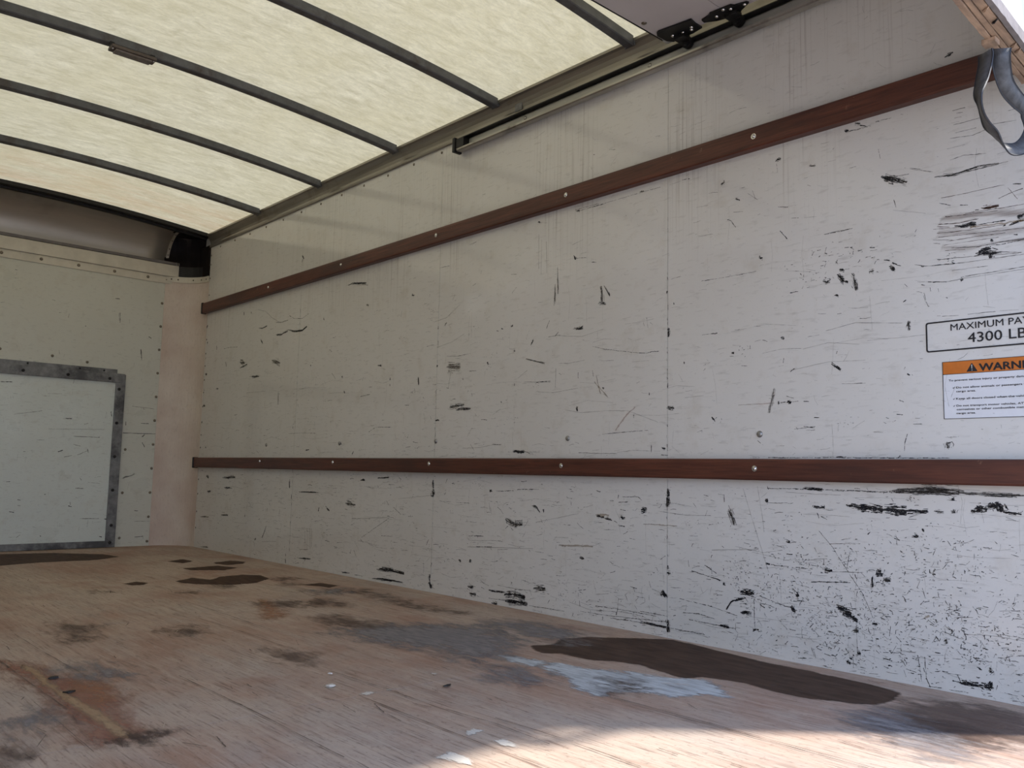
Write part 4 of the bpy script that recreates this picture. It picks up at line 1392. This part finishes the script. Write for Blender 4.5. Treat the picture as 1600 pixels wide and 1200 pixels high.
# bottom section: outer face white, lower edge of worn plywood with layers. y_in is the inner bottom corner
SK = .055
bm = bmesh.new()
def edge_y(x): return .612 + SK*(x+.30)
for a, b, z0, z1, mi in ():
    pass
tilted(.5655, 1.4345, .597, 1.80, .004, M_DOOROUT, 'outer_skin', SK)
tilted(.604, 1.447, .632, 1.79, .030, M_DARK, 'door_section', SK)  # core coloured dark so the gaps between the strips look shaded
def strip(name, y0, y1, z0, z1, mat, amp, seedv, n=150, label=None):
    bm = bmesh.new(); rings = []
    for i in range(n+1):
        x = XD0 + (XD1+.012-XD0)*i/n; e = edge_y(x)
        a = [noise.noise(Vector((x*9, seedv + k*3.1, k)))*amp + noise.noise(Vector((x*45, seedv + k*7.7, k)))*amp*.6 for k in range(3)]
        rings.append([bm.verts.new(v) for v in ((x, e+y0+a[0], z0+abs(a[1])), (x, e+y1+a[2], z0+abs(a[1])*.5), (x, e+y1+a[2]*.3, z1), (x, e+y0, z1))])
    for a, b in zip(rings, rings[1:]):
        for i in range(4): bm.faces.new((a[i], a[(i+1) % 4], b[(i+1) % 4], b[i]))
    bm.faces.new(rings[0]); bm.faces.new(rings[-1]); return par(name, bm, mat, dr_, label)
strip('inner_batten', -.0105, .0, 1.428, 1.452, M_PLY, .0020, 1.0, label='splintered light wood batten on the lower edge')
strip('bottom_batten', -.0225, -.0125, 1.4315, 1.455, M_PLY, .0012, 5.0)
strip('bottom_board', -.0405, -.0245, 1.4335, 1.458, M_PLY, .0010, 9.0)
strip('bottom_seal', -.0535, -.0425, 1.4325, 1.460, M_SEAL, .0022, 14.0, label='grey weathered rubber seal')
for x in (-.455, -.395, -.262, -.23):        # splits and torn bits
    bm = bmesh.new(); e = edge_y(x)
    vs = [bm.verts.new(v) for v in ((x-.004, e-.043, 1.4322), (x+.006, e-.028, 1.4315), (x+.014, e-.026, 1.4322), (x+.003, e-.042, 1.4335), (x+.004, e-.034, 1.4265))]
    for q in ((0, 1, 4), (1, 2, 4), (2, 3, 4), (3, 0, 4), (0, 1, 2, 3)): bm.faces.new([vs[i] for i in q])
    par('splinter', bm, M_PLY if x != -.395 else M_BLACK, dr_)
# hinges with rollers
def hinge(pts, bolts, yroll, zb=1.9065):
    hd = Vector((0, 0, 0))
    bm = bmesh.new(); slab(bm, pts, zb, zb+.0055); bmesh.ops.recalc_face_normals(bm, faces=bm.faces)
    p = par('hinge', bm, M_BLACK, dr_, 'black greasy hinge plate')
    bm = bmesh.new(); cyl(bm, (-.085, yroll, zb-.006), (1, 0, 0), .005, .07, 10); cyl(bm, (-.040, yroll, zb-.012), (1, 0, 0), .019, .013, 20); cyl(bm, (-.046, yroll, zb-.012), (1, 0, 0), .012, .006, 16)
    q = obj('roller', bm, M_BLACK, p)
    bm = bmesh.new(); box(bm, -.082, -.052, yroll-.022, yroll+.022, zb-.014, zb-.0005, .003); obj('roller_bracket', bm, M_BLACK, p)
    for x, y in bolts:
        bm = bmesh.new(); dome(bm, (x, y, zb), (0, 0, -1), .0062, .004, 10, 3); obj('bolt', bm, M_SHINY, p, True)
hinge([(-.1316, 1.6345), (-.1379, 1.6232), (-.1239, 1.5072), (-.0918, 1.5123), (-.060, 1.5117), (-.052, 1.55), (-.052, 1.6283), (-.073, 1.6412), (-.1186, 1.643)], [(-.0853, 1.6064), (-.0781, 1.571), (-.0856, 1.5333), (-.0735, 1.542)], 1.585)
hinge([(-.0973, 1.4875), (-.105, 1.4557), (-.1129, 1.4474), (-.1085, 1.3766), (-.0982, 1.3695), (-.0888, 1.3344), (-.0808, 1.3308), (-.062, 1.3677), (-.052, 1.3777), (-.052, 1.4199), (-.0621, 1.4561), (-.0822, 1.4893)], [(-.1029, 1.4056), (-.0905, 1.3871), (-.0838, 1.4413), (-.0819, 1.3442)], 1.395)
bm = bmesh.new(); dome(bm, (-.203, 1.629, ZD), (0, 0, -1), .009, .004, 12, 3); par('screw', bm, M_RIVET, dr_, smooth=True)

# ------------------------------------------------------------------ pull strap hanging from the door
st_ = empty('pull_strap', (-.30, .60, 1.43), label='grey webbing pull strap looped under the wooden lower edge of the roll-up door', cat='strap')
SA = [(-0.3296, 0.612, 1.402, 20.0), (-0.3313, 0.6108, 1.3859, 20.0), (-0.349, 0.6096, 1.3539, 20.0), (-0.3691, 0.6084, 1.3217, 25.0), (-0.3849, 0.6072, 1.299, 35.0), (-0.3925, 0.606, 1.2773, 55.0), (-0.3871, 0.6048, 1.256, 60.0), (-0.3695, 0.6036, 1.2402, 50.0), (-0.3428, 0.6024, 1.227, 35.0), (-0.3099, 0.6012, 1.216, 50.0), (-0.2733, 0.6, 1.2076, 60.0), (-0.2282, 0.5988, 1.2152, 60.0), (-0.1806, 0.5976, 1.2315, 50.0), (-0.1394, 0.5964, 1.2555, 40.0), (-0.1122, 0.5952, 1.2802, 40.0), (-0.1039, 0.594, 1.2974, 45.0), (-0.1205, 0.5928, 1.3116, 50.0), (-0.1465, 0.5916, 1.3205, 60.0), (-0.1693, 0.5904, 1.3281, 70.0), (-0.2211, 0.5892, 1.3282, 60.0), (-0.2706, 0.588, 1.3325, 50.0), (-0.299, 0.5868, 1.3452, 45.0), (-0.3155, 0.5856, 1.3655, 30.0), (-0.3217, 0.5844, 1.3873, 20.0), (-0.3178, 0.5832, 1.4046, 20.0)]
def catmull(P, k=8):
    out = []; n = len(P)
    for i in range(n-1):
        p0 = P[max(i-1, 0)]; p1 = P[i]; p2 = P[i+1]; p3 = P[min(i+2, n-1)]
        for j in range(k):
            u = j/k; out.append(.5*((2*p1) + (p2-p0)*u + (2*p0-5*p1+4*p2-p3)*u*u + (3*p1-p0-3*p2+p3)*u*u*u))
    out.append(P[-1]); return out
pts = catmull([Vector((x, y, z)) for x, y, z, tw in SA]); tws = catmull([Vector((tw, 0, 0)) for x, y, z, tw in SA])
bm = bmesh.new(); rings = []; bme = bmesh.new(); er = [[], []]
for i, p in enumerate(pts):
    d = (pts[min(i+1, len(pts)-1)] - pts[max(i-1, 0)]).normalized(); side0 = Vector((0, 1, 0)); side0 = (side0 - d*side0.dot(d)).normalized(); nb = d.cross(side0)
    a = math.radians(tws[i].x); s_ = side0*math.cos(a) + nb*math.sin(a); n = d.cross(s_); W2 = .0165; T = .0009
    rings.append([bm.verts.new(p + s_*u*W2 + n*v*T) for u, v in ((-1, -1), (0, -1.2), (1, -1), (1, 1), (0, 1.2), (-1, 1))])
    for q, sg in ((0, -1), (1, 1)): er[q].append([bme.verts.new(p + s_*(sg*W2) + s_*u + n*v) for u, v in ((-.0011, -.0014), (.0011, -.0014), (.0011, .0014), (-.0011, .0014))])
for a, b in zip(rings, rings[1:]):
    for i in range(6): bm.faces.new((a[i], a[(i+1) % 6], b[(i+1) % 6], b[i]))
for e in er:
    for a, b in zip(e, e[1:]):
        for i in range(4): bme.faces.new((a[i], a[(i+1) % 4], b[(i+1) % 4], b[i]))
par('webbing', bm, M_STRAP, st_, smooth=True); par('edge_binding', bme, M_STRAPEDGE, st_, 'black edge binding')
bm = bmesh.new(); p = pts[0]; box(bm, p.x-.004, p.x+.022, p.y-.022, p.y+.006, 1.418, 1.4305, .002); par('edge_block', bm, M_PLY, dr_, 'broken wooden block on the lower edge')

# ------------------------------------------------------------------ cargo light on the third bow
cl = empty('cargo_light', (-1.225, 3.225, 2.03), label='small brown cargo light fixed under a roof bow', cat='light')
bm = bmesh.new(); box(bm, -1.305, -1.145, 3.190, 3.240, 2.010, 2.022, .003); par('housing', bm, M_RUST, cl)
bm = bmesh.new(); box(bm, -1.290, -1.160, 3.196, 3.234, 2.0025, 2.0115, .003); par('lens', bm, M_LENS, cl, 'dull brown plastic lens')
for x in (-1.298, -1.152):
    bm = bmesh.new(); box(bm, x-.008, x+.008, 3.215, 3.224, 2.018, 2.040, .001); par('bracket', bm, M_BLACK, cl)
    bm = bmesh.new(); dome(bm, (x, 3.205, 2.0105), (0, 0, -1), .005, .003, 10, 3); par('screw', bm, M_SHINY, cl, smooth=True)

# ------------------------------------------------------------------ stickers on the right wall
M_INK = simple('black_ink', (.012, .012, .016), .4, 0, .2, 80)
M_PAPER = simple('white_sticker', (.70, .71, .73), .25, 0, .03, 30)
M_ORANGE = simple('orange_band', (.55, .16, .025), .3, 0, .12, 30)
def text_obj(name, s, parent, y0, z0, cap, width_ref=None, ref=None, bold=.0003, lift=.0012):
    """text read towards -Y; cap height in m; stretched so that the substring ref spans width_ref"""
    def mk(body):
        cu = bpy.data.curves.new(name, 'FONT'); cu.body = body; cu.size = 1.; cu.fill_mode = 'FRONT'; cu.resolution_u = 3
        o = bpy.data.objects.new(name, cu); COL.objects.link(o); dg = bpy.context.evaluated_depsgraph_get(); dg.update()
        me = bpy.data.meshes.new_from_object(o.evaluated_get(dg)); bpy.data.objects.remove(o); bpy.data.curves.remove(cu); return me
    def bb(me): xs_ = [v.co.x for v in me.vertices]; zs_ = [v.co.y for v in me.vertices]; return min(xs_), max(xs_), min(zs_), max(zs_)
    H = bb(mk('H')); sz_ = cap/(H[3]-H[2]); sxx = sz_
    if width_ref: B = bb(mk(ref)); sxx = width_ref/(B[1]-B[0])
    me = mk(s); B = bb(me)
    for v in me.vertices: v.co = Vector((-lift, y0 - (v.co.x-B[0])*sxx, z0 + v.co.y*sz_))
    bmt = bmesh.new()
    for dy_, dz_ in ((-bold, 0), (bold, 0), (0, -bold*.7), (0, bold*.7)):
        n0 = len(bmt.verts); bmt.from_mesh(me); bmt.verts.ensure_lookup_table()
        for v in bmt.verts[n0:]: v.co += Vector((-.00002*(dy_ > 0) - .00004*(dz_ > 0) - .00006*(dz_ < 0), dy_, dz_))
    bmt.to_mesh(me); bmt.free()
    me.materials.clear(); o = link(name, me, parent, (M_INK,)); o.matrix_parent_inverse = Matrix.Translation(-parent.location); return o
def yz(bm, y0, y1, z0, z1, l0, l1, bev=0): box(bm, -l1, -l0, y0, y1, z0, z1, bev)
ps = empty('payload_sign', (0, .70, .86), label='outlined black lettering sign for maximum payload on the side wall above the orange-topped sticker', cat='sign')
bm = bmesh.new()
def rr(y0, y1, z0, z1, r):
    out = []
    for cy, cz, a0 in ((y1-r, z1-r, 0), (y0+r, z1-r, 90), (y0+r, z0+r, 180), (y1-r, z0+r, 270)):
        for k in range(6): a = math.radians(a0+18*k); out.append((cy+r*math.cos(a), cz+r*math.sin(a)))
    return out
o_, i_ = rr(.445, .8805, .8240, .9000, .006), rr(.4485, .8770, .8275, .8965, .004); N = len(o_)
vo = [bm.verts.new((-.0012, y, z)) for y, z in o_]; vi = [bm.verts.new((-.0012, y, z)) for y, z in i_]; v2 = [bm.verts.new((-.0004, y, z)) for y, z in o_]; v3 = [bm.verts.new((-.0004, y, z)) for y, z in i_]
for i in range(N):
    j = (i+1) % N
    for q in ((vo[i], vo[j], vi[j], vi[i]), (v2[i], v2[j], vo[j], vo[i]), (v3[i], v3[j], vi[j], vi[i]), (v2[i], v2[j], v3[j], v3[i])): bm.faces.new(q)
par('border', bm, M_INK, ps)
text_obj('lettering', 'MAXIMUM PAYLOAD', ps, .8207, .8740, .0158, .1195, 'MAXIMUM', .0002)
text_obj('lettering', '4300 LBS', ps, .7815, .8405, .0232, .0765, '4300', .0003)
ws = empty('warning_sticker', (0, .68, .72), label='white warning sticker with an orange top band on the side wall', cat='sticker')
YS0, YS1 = .485, .8425
bm = bmesh.new(); yz(bm, YS0, YS1, .6555, .7965, .0003, .0006); par('paper', bm, M_PAPER, ws)
bm = bmesh.new(); yz(bm, YS0, YS1, .7655, .7965, .0006, .0009); par('colour_band', bm, M_ORANGE, ws, 'orange band')
bm = bmesh.new()
for a in ((YS0-.0006, YS1+.0006, .7957, .7969), (YS0-.0006, YS1+.0006, .7648, .7660), (YS0-.0006, YS1+.0006, .6550, .6562), (YS1-.0007, YS1+.0007, .655, .7969), (YS0-.0007, YS0+.0007, .655, .7969)): yz(bm, *a, .0003, .0012)
par('border', bm, M_INK, ws)
bm = bmesh.new(); vs = [bm.verts.new((-.0012, y, z)) for y, z in ((.7870, .7688), (.7868, .7698), (.7752, .7893), (.7738, .7893), (.7622, .7696), (.7628, .7686))]; bm.faces.new(vs); par('triangle', bm, M_INK, ws)
bm = bmesh.new(); vs = [bm.verts.new((-.0016, y, z)) for y, z in ((.7755, .7855), (.7737, .7855), (.7741, .7752), (.7751, .7752))]; bm.faces.new(vs); yz(bm, .7738, .7754, .7712, .7730, .0012, .0016); par('exclamation_mark', bm, M_PAPER, ws, 'white exclamation mark')
text_obj('heading', 'WARNING', ws, .7580, .7690, .0172, .0975, 'WARNI', .0011)
LN = [('To prevent serious injury or property damage:', .8290, .7478, .166, 'To prevent serious injury or property dam'),
      ('Do not allow animals or passengers to ride in', .8120, .7295, .1455, 'Do not allow animals or passengers'),
      ('cargo area.', .8122, .7200, .0447, 'cargo area.'),
      ('Keep all doors closed when the vehicle is moving.', .8128, .7020, .1484, 'Keep all doors closed when the vehi'),
      ('Do not transport motor vehicles, ATVs, explosives,', .8126, .6848, .1475, 'Do not transport motor vehicles, AT'),
      ('corrosives or other combustible materials in the', .8123, .6757, .1469, 'corrosives or other combustible mat'),
      ('cargo area.', .8131, .6665, .0438, 'cargo area.')]
for s_, y, z, wr, ref in LN: text_obj('text_line', s_, ws, y, z, .0044, wr, ref, .00022)
for z in (.7295, .7020, .6848):
    bm = bmesh.new(); Q = [(.8206, z+.0024), (.8184, z-.0006), (.8146, z+.0050), (.8185, z+.0018)]
    bm.faces.new([bm.verts.new((-.0013, *q)) for q in Q]); par('tick_mark', bm, M_INK, ws)

# ------------------------------------------------------------------ bits lying on the floor
M_BIT = simple('pale_scrap', (.62, .58, .52), .8, 0, .15, 60)
def scrap(name, x, y, s, mat, label, cat, elong=1., rot=0, group=None):
    bm = bmesh.new(); n = 7; ring = []; 
    for k in range(n):
        a = 6.2832*k/n + random.uniform(-.25, .25); r_ = s*random.uniform(.65, 1.1); u, v = r_*math.cos(a)*elong, r_*math.sin(a); ring.append((u*math.cos(rot)-v*math.sin(rot), u*math.sin(rot)+v*math.cos(rot), random.uniform(0, s*.35)))
    b = [bm.verts.new((u, v, 0)) for u, v, w in ring]; t_ = [bm.verts.new((u*.92, v*.92, .0016+w)) for u, v, w in ring]
    bm.faces.new(b); c_ = bm.verts.new((0, 0, .002+s*.3))
    for k in range(n): bm.faces.new((b[k], b[(k+1) % n], t_[(k+1) % n], t_[k])); bm.faces.new((t_[k], t_[(k+1) % n], c_))
    o = obj(name, bm, mat); o.location = (x, y, .0032); tag(o, label, cat, group)
scrap('leaf_scrap', -1.079, 1.884, .0065, M_BIT, 'small upright pale leaf scrap on the floor behind the white paper scrap', 'scrap', .6, .8)
scrap('paper_scrap', -1.140, 1.781, .0085, M_BIT, 'small white paper scrap on the floor in front of the leaf scrap', 'scrap', 1.4, -.3)
scrap('wood_chip', -1.6076, 2.2296, .007, M_BLACK, 'black chip on the floor at the left, the farther of two by the gouge', 'chip', 1.8, .1)
scrap('wood_chip', -1.6155, 2.0746, .0075, M_BLACK, 'black chip on the floor at the left, the nearer of two by the gouge', 'chip', 1.8, -.1)
scrap('twig', -.9272, 1.6175, .0065, M_BLACK, 'short black twig on the floor near the middle joint', 'twig', 2.4, .1)
